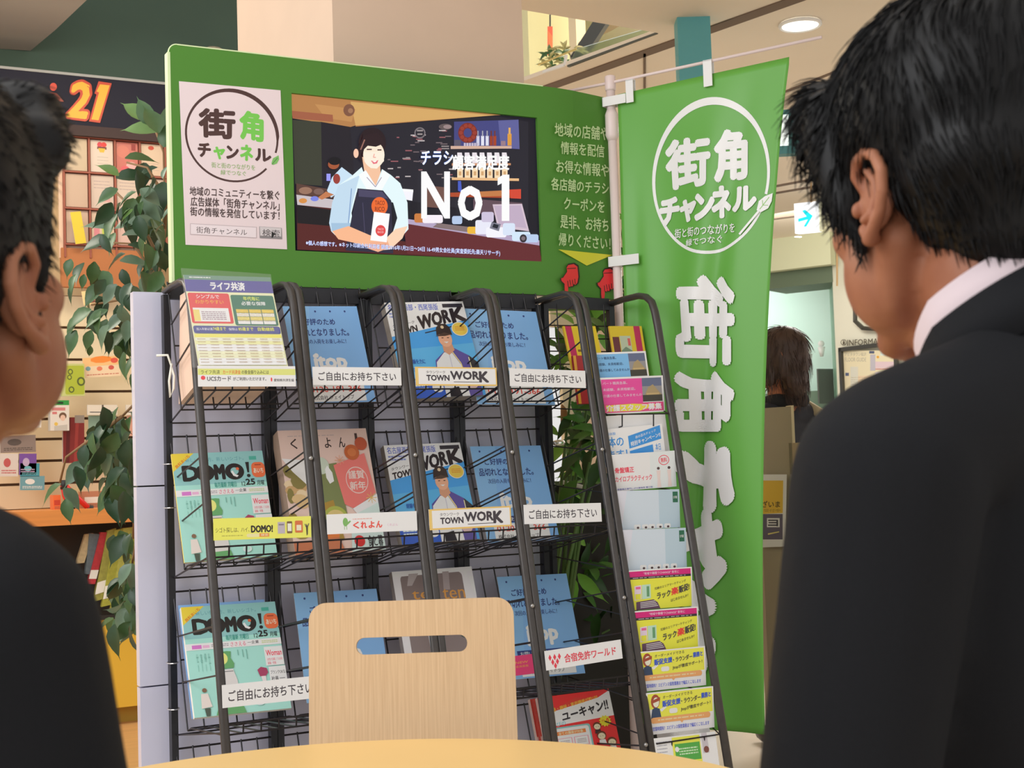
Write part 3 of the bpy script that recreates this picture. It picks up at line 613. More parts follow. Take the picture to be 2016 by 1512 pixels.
def life(A):
    A.rect(0, .14, 1, .44, (196, 200, 118)); A.text(.03, .2, .22, .4, 'ライフ共済', (70, 70, 50), .01); A.text(.25, .2, .43, .4, 'カード共済金', (200, 100, 50), .02); A.text(.44, .2, .72, .4, 'の掛金振り込みには', (70, 70, 50), .01)
    A.disc(.05, .58, .022, (214, 70, 76), .10); A.text(.09, .5, .33, .74, 'UCSカード', INK, .02); A.text(.35, .54, .69, .72, 'がご利用いただけます。', INK, .01); A.disc(.745, .66, .008, (210, 60, 60), .1); A.text(.77, .62, .98, .76, '愛知県共済生協', INK, .01)
def domo_s(A):
    A.text(.02, .42, .36, .66, 'シゴト探しは、ハイ、', (90, 84, 40), .008); A.text(.375, .36, .60, .70, 'DOMO!', (40, 34, 34), .06); A.fill(.08, .78, .3, .84, 1, (150, 146, 70)); A.rrect(.33, .74, .56, .90, .02, (238, 200, 150), .07); A.rect(.46, .74, .56, .9, (220, 130, 60)); A.text(.475, .76, .55, .87, '検索', (250, 220, 180), .01)
    A.rect(.65, .24, .725, .78, (168, 160, 168)); A.rect(.66, .33, .715, .4, (120, 110, 120)); A.rrect(.745, .22, .80, .78, .008, (110, 84, 60), .04); A.rect(.752, .32, .793, .68, (226, 216, 196)); A.rrect(.83, .2, .91, .76, .01, (190, 104, 60), .05); A.rect(.845, .4, .895, .66, (226, 200, 176)); A.poly([(.95, .35), (.965, .5), (.962, .85), (.95, .92), (.945, .5)], (70, 64, 50)); A.line([(.935, .36), (.945, .5), (.965, .48), (.975, .34)], .008, (70, 64, 80))
def kure(A):
    A.disc(.20, .42, .028, (112, 160, 88), .22); A.poly([(.21, .5), (.25, .34), (.26, .4), (.225, .56)], (112, 160, 88)); A.rect(.185, .62, .19, .8, (112, 160, 88)); A.rect(.21, .62, .215, .8, (112, 160, 88))
    for i, ch in enumerate('くれよん'): A.text(.28+.085*i, .42, .35+.085*i, .78, ch, (206, 76, 64), .045)
    A.fill(.28, .26, .5, .32, 1, (214, 140, 130)); A.text(.66, .58, .78, .72, 'くれよん', (216, 170, 190), .0)
def menkyo(A):
    R_ = (200, 54, 70)
    for x, y in ((.06, .38), (.09, .62), (.12, .38), (.15, .62), (.18, .38), (.12, .82)): A.poly([(x-.02, y), (x, y-.17), (x+.02, y), (x, y+.17)], R_)
    A.text(.24, .30, .92, .76, '合宿免許ワールド', R_, .03)
strip('sign_strip', (389, 720), (581, 721), (393, 761), life, 'strip with a green band and small card lettering below the yellow leaflet box', Y=-.335)
strip('sign_strip', (615, 722), (789, 724), (621, 758), take, 'white strip of Japanese lettering in the top row left of the black-and-gold framed strip')
strip('sign_strip', (817, 722), (977, 724), (823, 759), tw, 'gold-bordered strip with bold black lettering in the top row')
strip('sign_strip', (1003, 725), (1152, 730), (1006, 760), take, 'white strip of Japanese lettering in the top row next to the pink leaflet')
strip('sign_strip', (420, 1021), (612, 1016), (425, 1064), domo_s, 'bright yellow strip below the teal booklet of the middle row', (224, 212, 92))
strip('sign_strip', (643, 1013), (820, 1006), (648, 1052), kure, 'white strip with red handwritten letters and a green figure')
strip('sign_strip', (844, 1003), (1005, 996), (848, 1044), tw, 'gold-bordered strip with bold black lettering in the middle row')
strip('sign_strip', (1031, 994), (1183, 990), (1035, 1032), take, 'white strip of Japanese lettering in the middle row, its right end over the leaves')
strip('sign_strip', (437, 1349), (625, 1330), (441, 1394), take, 'white strip of Japanese lettering at bottom left, partly hidden by the wooden chair back')
strip('sign_strip', (1072, 1282), (1222, 1259), (1078, 1320), menkyo, 'white strip with red diamonds and red lettering in the lower right')

# ============================================================ MAGAZINES AND FLYERS
def cover(name, TL, TR, BL, Yt, Yb, t, draw, label, cat, base=(190, 184, 178), group=None, Y2=None, artm=None, sub='cover'):
    M, w, h = flatframe(TL, TR, BL, Yt, Yb)
    A0 = unit(w, h); A0.slab(w, h, t, base)
    A = unit(w, h); draw(A)
    if t > .004:
        o = A0.build(name, PRINT); c = A.build(sub, artm or PRINT, o)
    else:
        A0.V += [v for v in A.V]; A0.F += [tuple(i+8 for i in f) for f in A.F]; A0.C += A.C; o = A0.build(name, artm or PRINT)
    o.matrix_world = M; tag(o, label, cat, group); return o
def itop(A):
    A.rect(0, 0, 1, 1, (116, 160, 230)); NV = (40, 54, 112)
    A.poly([(0, 0), (.35, 0), (.15, 1), (0, 1)], (122, 166, 234))
    for x in (.12, .42, .62, .82): A.disc(x, .055, .013, NV, .011, 10)
    A.text(.16, .13, .66, .20, 'ご好評のため', NV, .03); A.text(.06, .235, .82, .315, '品切れとなりました。', NV, .03); A.text(.16, .345, .76, .395, '次回の入荷をお楽しみに！', NV, .015)
    A.text(.26, .50, .72, .70, 'jtop', (226, 228, 236), .06); A.disc(.325, .515, .03, (226, 228, 236), .024)
    A.rect(.1, .735, .9, .80, NV); A.text(.14, .745, .86, .79, 'お問い合わせはこちらまで', (200, 210, 236), .01)
    A.rect(.12, .81, .88, .985, (226, 224, 226)); A.text(.16, .83, .84, .89, '0120-191-366', (196, 70, 60), .03); A.text(.16, .92, .72, .965, '株式会社 ジェイトップ', INK, .015)
FG = 'blue sold-out flyers in the rack'
cover('flyer', (556, 603), (702, 603), (590, 796), -.03, -.125, .0015, itop, 'blue sold-out flyer in the top row right of the yellow leaflet box', 'flyer', group=FG)
cover('flyer', (905, 607), (1055, 614), (938, 796), -.03, -.125, .0015, itop, 'blue sold-out flyer in the top row right of the baseball magazine', 'flyer', group=FG)
cover('flyer', (925, 879), (1064, 877), (955, 1070), -.03, -.12, .0015, itop, 'blue sold-out flyer in the middle row', 'flyer', group=FG)
cover('flyer', (978, 1136), (1115, 1129), (1012, 1338), -.03, -.12, .0015, itop, 'blue sold-out flyer right of the wooden chair back, with a pink card before it', 'flyer', group=FG)
cover('flyer', (578, 1168), (741, 1159), (600, 1385), -.03, -.12, .0015, itop, 'blue sold-out flyer rising behind the left part of the wooden chair back', 'flyer', group=FG)
def townwork(A):
    W_, BK = (222, 218, 226), (44, 38, 42)
    A.rect(0, 0, 1, 1, (66, 144, 214)); A.poly([(0, 0), (1, 0), (1, .20), (.0, .36)], W_); A.poly([(0, .5), (1, .45), (1, .75), (0, .8)], (84, 160, 224))
    A.text(.03, .02, .66, .09, '名古屋西部・西尾張版', (90, 104, 178), .025); A.rect(.72, .025, .98, .065, (50, 48, 56)); A.fill(.03, .105, .25, .17, 2, (120, 130, 180))
    A.text(0, 0, 0, 0, 'タウンワーク', BK, .005, quad=[(.04, .235), (.32, .195), (.32, .225), (.04, .265)]); A.text(0, 0, 0, 0, 'TOWN', BK, .05, quad=[(.04, .285), (.34, .24), (.34, .31), (.04, .355)])
    A.text(0, 0, 0, 0, 'WOR', BK, .06, quad=[(.36, .15), (.79, .075), (.79, .225), (.36, .30)]); A.text(0, 0, 0, 0, 'K', BK, .07, quad=[(.79, .08), (.98, .05), (.99, .21), (.80, .24)]); A.poly([(.42, .325), (.78, .265), (.78, .275), (.42, .335)], BK)
    # ball player
    A.poly([(.50, 1), (.44, .80), (.47, .62), (.62, .52), (.74, .50), (.90, .58), (.98, .70), (.96, 1)], (84, 74, 140)); A.poly([(.50, 1), (.45, .80), (.48, .64), (.60, .54), (.70, .55), (.78, .68), (.80, 1)], (214, 212, 222)); A.line([(.70, .53), (.78, .66), (.80, .80)], .012, (220, 190, 120)); A.line([(.66, .56), (.66, .9)], .01, (180, 178, 190))
    A.poly([(.90, .58), (1, .66), (1, .80), (.90, .78)], (46, 48, 54)); A.line([(.895, .6), (.90, .74)], .012, (220, 200, 160)); A.poly([(.60, .45), (.72, .43), (.74, .52), (.66, .57), (.60, .53)], (190, 140, 112)); A.disc(.655, .40, .085, (206, 156, 128), .085)
    A.poly([(.555, .36), (.57, .28), (.62, .24), (.70, .24), (.745, .28), (.755, .36), (.66, .335)], (54, 44, 42)); A.poly([(.54, .37), (.66, .33), (.75, .355), (.66, .37)], (74, 58, 50)); A.disc(.65, .275, .022, (200, 180, 150), .018, 8)
    A.rect(.61, .385, .635, .393, (70, 46, 40)); A.rect(.68, .385, .705, .393, (70, 46, 40)); A.poly([(.625, .43), (.69, .43), (.66, .447)], (240, 226, 220)); A.text(.51, .73, .73, .78, 'FIGHTERS', (120, 110, 150), .02)
    A.disc(.87, .30, .105, (236, 228, 200), .075); A.disc(.87, .30, .095, (226, 178, 76), .068); A.fill(.81, .27, .93, .32, 3, (200, 130, 50))
    A.text(.14, .60, .34, .65, '経験を力に', (40, 70, 150), .015); A.fill(.1, .69, .34, .73, 2, (44, 100, 180)); A.poly([(0, .84), (.5, .82), (.5, 1), (0, 1)], (46, 84, 176)); A.fill(.04, .86, .3, .92, 2, (190, 206, 236)); A.disc(.42, .90, .07, (214, 212, 222), .05); A.disc(.86, .88, .07, (196, 170, 170), .05); A.poly([(.56, .92), (.68, .9), (.7, 1), (.55, 1)], (40, 38, 44))
MG = 'baseball cover magazines'
cover('magazine', (756, 596), (911, 593), (785, 787), -.03, -.125, .028, townwork, 'blue job magazine with a ball player on its cover in the top row', 'magazine', (150, 140, 130), MG, artm=GLOSS)
cover('magazine', (755, 877), (905, 871), (788, 1073), -.03, -.122, .024, townwork, 'blue job magazine with a ball player on its cover in the middle row', 'magazine', (150, 140, 130), MG, artm=GLOSS)
def domo(A):
    TL_, BK = (150, 200, 190), (34, 30, 30)
    A.rect(0, 0, 1, 1, TL_); A.rect(0, 0, 1, .30, (128, 176, 176)); A.text(.14, .045, .78, .085, '新しい働き方、新しいシゴト。', (86, 140, 150), .005); A.rect(.84, .05, .92, .085, (70, 156, 140))
    A.poly([(0, 0), (.24, 0), (0, .17)], (214, 184, 60)); A.text(0, 0, 0, 0, '無料あいち', (190, 100, 40), .02, quad=[(.02, .115), (.17, .01), (.20, .035), (.04, .145)])
    A.text(.09, .115, .27, .265, 'D', BK, .06); 
    for cx_ in (.335, .66): A.ring(lambda t: (cx_+.105*math.cos(t), .19+.078*math.sin(t)), lambda t: (cx_+.045*math.cos(t), .185+.034*math.sin(t)), BK, 28)
    A.text(.435, .115, .555, .262, 'M', BK, .07); A.poly([(.62, .19), (.64, .23), (.68, .245), (.7, .23), (.66, .215), (.64, .18)], (226, 220, 220)); A.disc(.695, .165, .018, (200, 96, 60), .014)
    A.poly([(.79, .105), (.83, .105), (.82, .205), (.80, .205)], BK); A.disc(.81, .235, .02, BK, .016)
    A.rrect(.85, .11, 1.0, .255, .05, (206, 100, 60), .045); A.text(.87, .165, .98, .215, 'あいち', (240, 200, 180), .03); A.rect(.89, .13, .96, .14, (150, 60, 40))
    A.text(.42, .285, .66, .335, '毎月最新 月曜日', (60, 140, 130), .02); A.text(.72, .29, .76, .33, '12', BK, .0); A.text(.765, .265, .87, .325, '25', BK, .04); A.text(.89, .285, .97, .33, '月曜', BK, .0)
    A.rect(0, .345, 1, .405, (224, 218, 224)); A.rect(.06, .36, .16, .395, (190, 110, 180)); A.rect(.17, .365, .24, .39, (230, 160, 190)); A.fill(.26, .36, .44, .39, 2, (150, 140, 150)); A.text(.46, .355, .62, .395, 'ささえる', (206, 90, 120), .01); A.text(.64, .355, .76, .385, '一企業', INK, .01); A.fill(.79, .36, .96, .39, 2, (180, 190, 130))
    for i, x in enumerate((.09, .13, .17, .21)): A.text(x, .44, x+.022, .52+.02*(i % 2), '仕事帰'[i % 3], (110, 160, 150), .0); A.rect(x+.008, .54, x+.012, .60, (120, 170, 160))
    for i, x in enumerate((.52, .57, .61)): A.rect(x, .43, x+.008, .48+.02*i, (110, 160, 150))
    # plain pale figure under a green cap
    A.poly([(.27, .53), (.31, .44), (.41, .435), (.45, .44), (.44, .50), (.47, .55), (.46, .59), (.28, .595)], (92, 150, 96)); A.disc(.35, .50, .06, (222, 218, 120), .055, 20)
    A.poly([(.29, .60), (.45, .60), (.48, .70), (.50, 1), (.24, 1), (.27, .70)], (196, 192, 190)); A.line([(.28, .62), (.45, .62)], .006, (90, 90, 90)); A.line([(.27, .74), (.46, .74)], .005, (110, 110, 110)); A.poly([(.25, .93), (.5, .92), (.53, 1), (.22, 1)], (92, 150, 96))
    A.poly([(.09, .80), (.16, .80), (.19, .92), (.08, .93)], (206, 196, 190)); A.poly([(.11, .93), (.17, .93), (.16, 1), (.12, 1)], (70, 80, 70)); A.disc(.13, .77, .025, (120, 90, 70), .02, 8)
    A.poly([(.70, .63), (.74, .605), (.80, .62), (.81, .66), (.77, .70), (.72, .69)], (150, 60, 90)); A.poly([(.73, .69), (.78, .69), (.78, .74), (.74, .74)], (214, 200, 200)); A.poly([(.74, .74), (.78, .74), (.74, .83), (.70, .83)], (60, 54, 56))
    A.rect(.80, .425, .995, .60, (212, 208, 214)); A.text(.815, .455, .985, .51, 'Woman', (206, 64, 84), .03); A.text(.82, .53, .985, .555, '女性が活躍してる会社', (206, 90, 110), .01); A.text(.82, .565, .91, .59, '募集・特集', (206, 90, 110), .01)
    A.rect(.82, .61, 1, .80, (206, 206, 208)); A.text(.835, .645, .99, .68, 'ブランクOKな', INK, .01); A.text(.835, .70, .91, .745, '社員', INK, .025); A.rect(.92, .72, .98, .725, INK); A.text(.84, .76, .97, .79, '警備・清掃・', INK, .015)
    A.disc(.68, .92, .05, (190, 206, 214), .03, 16); A.disc(.68, .915, .03, (160, 204, 190), .018, 12)
dm_ = 'teal job booklets'
cover('magazine', (337, 894), (516, 887), (361, 1108), -.045, -.132, .006, domo, 'teal job booklet with bold black title in the middle row', 'booklet', (206, 184, 80), dm_)
cover('magazine', (356, 1196), (541, 1184), (398, 1412), -.045, -.158, .012, domo, 'teal job booklet with bold black title in the bottom row', 'booklet', (206, 206, 200), dm_)
cover('flyer', (351, 1192), (520, 1180), (388, 1414), -.022, -.130, .003, lambda A: A.rect(0, 0, 1, 1, (120, 160, 224)), 'plain blue sheet showing at the left edge behind the lower teal booklet', 'flyer', (120, 160, 224))
def kureyon(A):
    A.rect(0, 0, 1, 1, (204, 178, 168)); A.fill(.1, .045, .62, .055, 1, (170, 150, 150))
    for ch, x in (('く', .12), ('れ', .33), ('よ', .50), ('ん', .66)): A.text(x, .07, x+.075, .155, ch, (56, 44, 42), .02)
    A.text(.855, .04, .885, .105, '1', (66, 50, 48), .0)
    r = random.Random(5)
    for i in range(30): A.disc(r.uniform(.02, .42), r.uniform(.3, .85), r.uniform(.03, .09), r.choice([(196, 166, 120), (180, 146, 100), (150, 130, 70), (206, 184, 150), (120, 110, 60), (214, 190, 166)]), r.uniform(.02, .07), 10)
    A.poly([(0, .23), (.25, .25), (.34, .36), (.3, .5), (.1, .34)], (214, 206, 206)); A.poly([(.36, .30), (.60, .28), (.64, .8), (.42, .86)], (110, 118, 74)); A.poly([(.3, .62), (.5, .58), (.56, .9), (.3, .95)], (150, 120, 50)); A.disc(.42, .30, .09, (176, 186, 170), .07)
    A.poly([(.46, .33), (.49, .30), (.535, .36), (.54, .43), (.49, .45), (.46, .40)], (230, 222, 206)); A.disc(.5, .72, .13, (150, 156, 70), .09); A.disc(.5, .72, .10, (190, 170, 110), .06); A.disc(.28, .74, .06, (214, 176, 60), .04); A.disc(.36, .76, .05, (60, 50, 40), .03); A.disc(.44, .86, .07, (200, 110, 50), .045)
    A.poly([(.56, .30), (.93, .21), (.99, .54), (.72, .66), (.62, .62)], (214, 110, 104)); A.ring(lambda t: (.80+.125*math.cos(t), .43+.11*math.sin(t)), lambda t: (.80+.118*math.cos(t), .43+.103*math.sin(t)), (236, 190, 184), 40); A.text(.71, .35, .89, .42, '謹賀', (236, 190, 184), .03); A.text(.71, .44, .89, .51, '新年', (236, 190, 184), .03)
    A.poly([(.70, .66), (1, .55), (1, .62), (.74, .70)], (226, 216, 214)); A.poly([(.74, .70), (1, .62), (1, 1), (.62, 1), (.66, .76)], (186, 204, 200)); A.disc(.79, .20, .085, (176, 92, 54), .065, 20); A.disc(.91, .13, .07, (170, 80, 54), .055, 18); A.disc(.79, .20, .05, (190, 110, 66), .035, 14)
    for i in range(8): t = i*.785; A.line([(.93, .58), (.93+.06*math.cos(t), .58+.045*math.sin(t))], .006, (206, 170, 100)); A.line([(.64, .26), (.64+.06*math.cos(t), .26+.04*math.sin(t))], .005, (206, 150, 120))
    A.disc(.72, .92, .06, (190, 50, 50), .045, 16); A.text(.81, .88, .98, .97, '食と暮', (40, 40, 44), .02); A.poly([(0, .9), (.5, .88), (.55, 1), (0, 1)], (176, 104, 70))
cover('magazine', (546, 848), (720, 843), (580, 1095), -.045, -.145, .045, kureyon, 'thick food magazine with a pink new-year paper and cookies on its cover', 'magazine', (150, 128, 112), artm=GLOSS)
def tenten(A):
    A.rect(0, 0, 1, 1, (206, 204, 208)); A.rrect(.09, .04, .86, .98, .05, (120, 106, 104), .04); A.poly([(0, 0), (1, 0), (1, .04), (0, .05)], (224, 224, 230)); A.poly([(.2, .03), (.32, .03), (.22, .14), (.16, .14)], (160, 150, 150)); A.poly([(.62, .03), (.70, .03), (.68, .2), (.6, .2)], (150, 138, 138))
    A.text(.20, .19, .42, .27, 'te', (196, 140, 70), .01); A.text(.58, .19, .86, .29, 'ten', (196, 140, 70), .01); A.poly([(.88, .02), (.93, .04), (.91, .12)], (250, 250, 250)); A.poly([(.94, .08), (1, .10), (1, .26), (.97, .26)], (240, 240, 244)); A.rect(.2, .46, .48, .50, (226, 222, 222)); A.rect(.32, .5, .38, .72, (226, 222, 222)); A.rect(.6, .44, .9, .49, (226, 222, 222)); A.disc(.80, .60, .10, (70, 80, 76), .06)
cover('magazine', (771, 1126), (928, 1115), (800, 1345), -.04, -.13, .02, tenten, 'grey magazine in clear wrapping with orange letters behind the chair back', 'magazine', (130, 120, 116), artm=GLOSS)
cover('card', (1000, 1293), (1050, 1287), (1004, 1332), -.30, -.31, .002, lambda A: (A.rect(0, 0, 1, 1, (200, 56, 106)), A.text(.25, .3, .75, .42, 'NEW', (230, 140, 70), .03), A.text(.25, .5, .75, .62, '会員募集', (230, 140, 70), .01)), 'small bright pink card at the right edge of the wooden chair back', 'card')
def lifebox(A):
    A.rect(0, 0, 1, 1, (222, 218, 168)); A.rect(0, 0, 1, .05, (96, 128, 112)); A.fill(.06, .015, .3, .035, 1, (210, 220, 210)); A.rect(0, .05, 1, .185, (76, 72, 136)); A.text(.28, .068, .68, .165, 'ライフ共済', (232, 228, 238), .055)
    A.rrect(.01, .20, .475, .535, .02, (196, 62, 64), .02); A.text(.1, .215, .36, .26, 'シンプルで', (236, 226, 226), .02); A.text(.08, .275, .40, .32, 'わかりやすい', (236, 150, 50), .025); A.rect(.04, .365, .44, .515, (226, 210, 214)); A.rect(.04, .385, .11, .51, (240, 190, 110)); A.fill(.13, .40, .40, .50, 5, (150, 130, 140))
    A.rrect(.49, .215, .985, .555, .02, (50, 104, 84), .02); A.text(.63, .23, .82, .275, '年代毎に', (196, 206, 80), .025); A.text(.60, .285, .88, .33, '必要な保障', (226, 230, 226), .025)
    for i in range(3):
        for j, c in enumerate(((226, 184, 70), (226, 214, 200), (226, 196, 110), (226, 216, 206))): A.rect(.525+.147*i, .375+.042*j, .663+.147*i, .413+.042*j, c)
    A.fill(.53, .38, .95, .52, 8, (180, 150, 110), .18)
    A.rrect(.01, .565, .99, .645, .02, (66, 70, 130), .02); A.text(.04, .585, .22, .615, '加入年齢は満', (220, 220, 236), .01); A.text(.225, .575, .37, .617, '74歳まで', (216, 206, 70), .02); A.text(.4, .585, .5, .615, '保障は', (220, 220, 236), .01); A.text(.51, .575, .68, .617, '85歳まで', (216, 206, 70), .02); A.text(.73, .575, .92, .617, '自動継続', (216, 206, 70), .02)
    for i in range(9):
        c = [(240, 200, 96), (238, 226, 190), (236, 214, 156), (236, 230, 226), (236, 230, 226), (238, 222, 176), (238, 222, 176), (232, 226, 232), (232, 226, 232)][i]; A.rect(.01, .655+.037*i, .985, .691+.037*i, c)
    for i in range(7): A.fill(.03+.14*i, .70, .12+.14*i, .98, 9, (170, 150, 130), .22)
cover('leaflet_box', (361, 541), (532, 546), (390, 722), -.20, -.306, .0015, lifebox, 'yellow and violet leaflet with tables in front of the pale pink block', 'leaflet')
# clear sleeve around that leaflet
M, w, h = flatframe((356, 528), (533, 540), (391, 724), -.204, -.309); bm_ = MB(); bm_.box((0, -.001, -h), (w, 0, 0)); 
o = bm_.build('clear_sleeve', mat('clear_sleeve', (236, 236, 226), .08, k=1.2, alpha=.06)); o.matrix_world = M; tag(o, 'clear plastic sleeve over the yellow and violet leaflet', 'sleeve')
# pale pink stock of leaflets filling the pocket behind
b = MB(); yb = RY(1.30)
Pt = [(-.008, -.045, 1.255), (-.008, -.30, 1.318), (-.008, -.202, 1.512), (-.008, -.075, 1.505)]
b.prism([(p[1], p[2]) for p in Pt], 0, -.005, .168)
o = b.build('leaflet_stock', mat('pink_paper_stack', (212, 176, 156), .7, noise=.06, nscale=300, stretch=(.01, 1, .01))); tag(o, 'thick block of pale pink leaflets filling the top left pocket', 'leaflets')
b = MB(); M, w, h = flatframe((344, 573), (352, 573), (392, 742), -.19, -.31)
# ユーキャン magazines, five in a row
def ucan(A):
    R_ = (206, 48, 48); A.rect(0, 0, 1, 1, R_); A.poly([(0, .22), (.8, .10), (1, .02), (1, .36), (0, .40)], (228, 222, 220)); A.poly([(0, .22), (.45, .06), (.8, .10)], (196, 60, 50)); A.text(0, 0, 0, 0, '資格・趣味・実用講座が約150', (236, 170, 60), .03, quad=[(.02, .17), (.80, .06), (.80, .105), (.02, .225)])
    A.text(0, 0, 0, 0, '学びの', (120, 180, 190), .03, quad=[(.02, .36), (.24, .34), (.24, .40), (.02, .42)]); A.text(0, 0, 0, 0, 'ユーキャン!!', (44, 40, 44), .05, quad=[(.20, .24), (.94, .12), (.94, .28), (.20, .36)])
    A.rrect(0, .42, .60, 1.02, .04, (120, 172, 170), .03); A.rrect(.02, .44, .575, 1.02, .04, (230, 222, 222), .03); A.rect(.05, .48, .52, .53, (226, 120, 60)); A.text(.1, .485, .48, .525, '全ての講座が対象', (246, 220, 170), .02)
    for i in range(2):
        A.rect(.07+.25*i, .57, .29+.25*i, .69, (214, 120, 140)); A.rect(.08+.25*i, .575, .28+.25*i, .685, (230, 224, 222)); A.fill(.11+.25*i, .6, .25+.25*i, .66, 3, (160, 150, 150))
    A.rect(.04, .73, .54, .75, (226, 140, 70))
    for i in range(4): A.rect(.04+.13*i, .78, .15+.13*i, .88, (210, 210, 206)); A.fill(.05+.13*i, .8, .14+.13*i, .86, 2, (150, 150, 150))
    st = []
    for i in range(24): t = i*math.pi/12; rr_ = .10 if i % 2 else .075; st.append((.84+rr_*math.cos(t), .42+rr_*.8*math.sin(t)))
    A.poly(st, (240, 196, 50)); A.text(.86, .385, .90, .45, '0', (210, 60, 40), .05); A.text(.79, .40, .83, .43, '円', (210, 90, 40), .02)
    for x, y, s_ in ((.70, .47, 1), (.74, .60, 1.15), (.88, .70, 1.2)):
        A.disc(x, y, .062*s_, (96, 50, 30), .05*s_, 16); A.disc(x, y+.012, .05*s_, (240, 196, 166), .038*s_, 16); A.rect(x-.022, y+.008, x-.012, y+.014, (60, 30, 30)); A.rect(x+.012, y+.008, x+.022, y+.014, (60, 30, 30)); A.poly([(x-.04*s_, y+.05*s_), (x+.04*s_, y+.05*s_), (x+.05*s_, y+.10*s_), (x-.05*s_, y+.10*s_)], (220, 220, 226) if s_ > 1 else (60, 40, 40))
    A.text(.60, .745, .80, .81, '資格', (90, 160, 220), .05, outline=(240, 240, 240)); A.text(.66, .83, .84, .89, '趣味', (220, 90, 150), .05, outline=(240, 240, 240)); A.text(.72, .91, .92, .97, '特技', (60, 150, 100), .05, outline=(240, 240, 240))
for i, lb in enumerate(('red and white course magazine with cartoon people, front one of its row', 'second magazine of the red-spined row behind the course cover', 'third magazine of the red-spined row', 'fourth magazine of the red-spined row', 'rearmost magazine of the red-spined row nearest the chair back')):
    dx, dy = -7.2*i, 1.2*i
    cover('magazine', (1072+dx, 1372+dy), (1198+dx, 1356+dy), (1112+dx, 1520+dy), -.20+.014*i, -.26+.014*i, .012, ucan if i == 0 else (lambda A: (A.rect(0, 0, 1, 1, (170, 60, 50)), A.rect(0, .5, 1, 1, (180, 150, 140)))), lb, 'magazine', (176, 66, 56) if i % 2 else (196, 170, 160), 'red-spined course magazines')
# bottom tray of other rows: plain dark trays are left empty

# ============================================================ LEAFLETS OF THE NARROW RACK
def zpx(y): return 1.358-.00126*(y-700)
def leaf_(TL, TR, BL, draw, label, t=.004, base=(220, 216, 220), dt=.0, db=.02, name='leaflet', cat='leaflet', art=None):
    return cover(name, TL, TR, BL, RY(zpx(TL[1]))-.004+dt, RY(zpx(BL[1]))-.004+db, t, draw, label, cat, base, 'leaflets in the narrow rack', artm=art, sub='leaflet_face')
def photo(A, x0, y0, x1, y1):
    A.rect(x0, y0, x1, y1, (88, 96, 122)); A.rect(x0, y0+(y1-y0)*.35, x1, y1, (130, 128, 130)); A.poly([(x0+.1*(x1-x0), y0+.75*(y1-y0)), (x0+.3*(x1-x0), y0+.4*(y1-y0)), (x0+.55*(x1-x0), y0+.28*(y1-y0)), (x0+.8*(x1-x0), y0+.55*(y1-y0)), (x1, y0+.75*(y1-y0))], (150, 132, 96)); A.rect(x0, y0+.72*(y1-y0), x1, y1, (56, 54, 44)); A.rect(x0+.2*(x1-x0), y0+.64*(y1-y0), x1-.15*(x1-x0), y0+.72*(y1-y0), (172, 150, 104))
def kaigo(bg_):
    def f(A):
        A.rect(0, 0, 1, 1, (222, 218, 224)); A.rect(.03, .05, .66, .95, bg_); photo(A, .66, .05, .97, .70)
        for i, t in enumerate(('パート職員急募。', '未経験、未資格歓迎。', '介護の仕事してみませんか')): A.text(.05, .12+.17*i, .05+[.38, .5, .6][i], .20+.17*i, t, (240, 190, 220) if bg_[0] > 150 else (30, 50, 90), .01)
        A.rect(.03, .72, .98, .96, (200, 70, 120)); A.poly([(.08, .76), (.5, .74), (.9, .8), (.6, .94), (.1, .92)], (236, 200, 60)); A.text(.08, .745, .95, .93, '介護スタッフ募集', (244, 228, 236), .04, outline=(206, 80, 130), ow=.03)
    return f
leaf_((1165, 695), (1271, 691), (1186, 765), kaigo((110, 164, 212)), 'blue-topped care job leaflet with a house photo at the top of the narrow rack', dt=.012, db=.02)
leaf_((1179, 744), (1305, 739), (1184, 817), kaigo((204, 66, 140)), 'pink care job leaflet with a house photo in front of the blue-topped one')
def blank(A): A.rect(0, 0, 1, 1, (214, 212, 222)); A.fill(.2, .3, .8, .36, 1, (196, 180, 206))
leaf_((1180, 820), (1309, 813), (1190, 920), blank, 'nearly blank white leaflet below the pink care leaflet', dt=.018, db=.03)
def seitai(A):
    A.rect(0, 0, 1, 1, (220, 220, 228)); BL_ = (50, 130, 196); A.text(.0, .12, .2, .22, '無料体験', BL_, .01); A.text(.04, .27, .32, .62, '体の', BL_, .03); A.text(.04, .72, .36, 1.0, 'ます！', BL_, .03)
    A.poly([(.40, .30), (.96, .04), (.96, .50), (.40, .72)], BL_); A.text(0, 0, 0, 0, '体の歪みチェック', (226, 234, 244), .01, quad=[(.52, .32), (.88, .15), (.88, .24), (.52, .42)]); A.text(0, 0, 0, 0, '特別キャンペーン!!', (226, 234, 244), .03, quad=[(.43, .50), (.95, .27), (.95, .42), (.43, .67)]); A.poly([(.40, .80), (.8, .66), (.8, 1), (.40, 1)], BL_); A.text(.84, .64, .93, .88, '本日', BL_, .01)
leaf_((1187, 846), (1303, 834), (1196, 905), seitai, 'white leaflet with blue lettering and a slanted blue banner', dt=.008, db=.02)
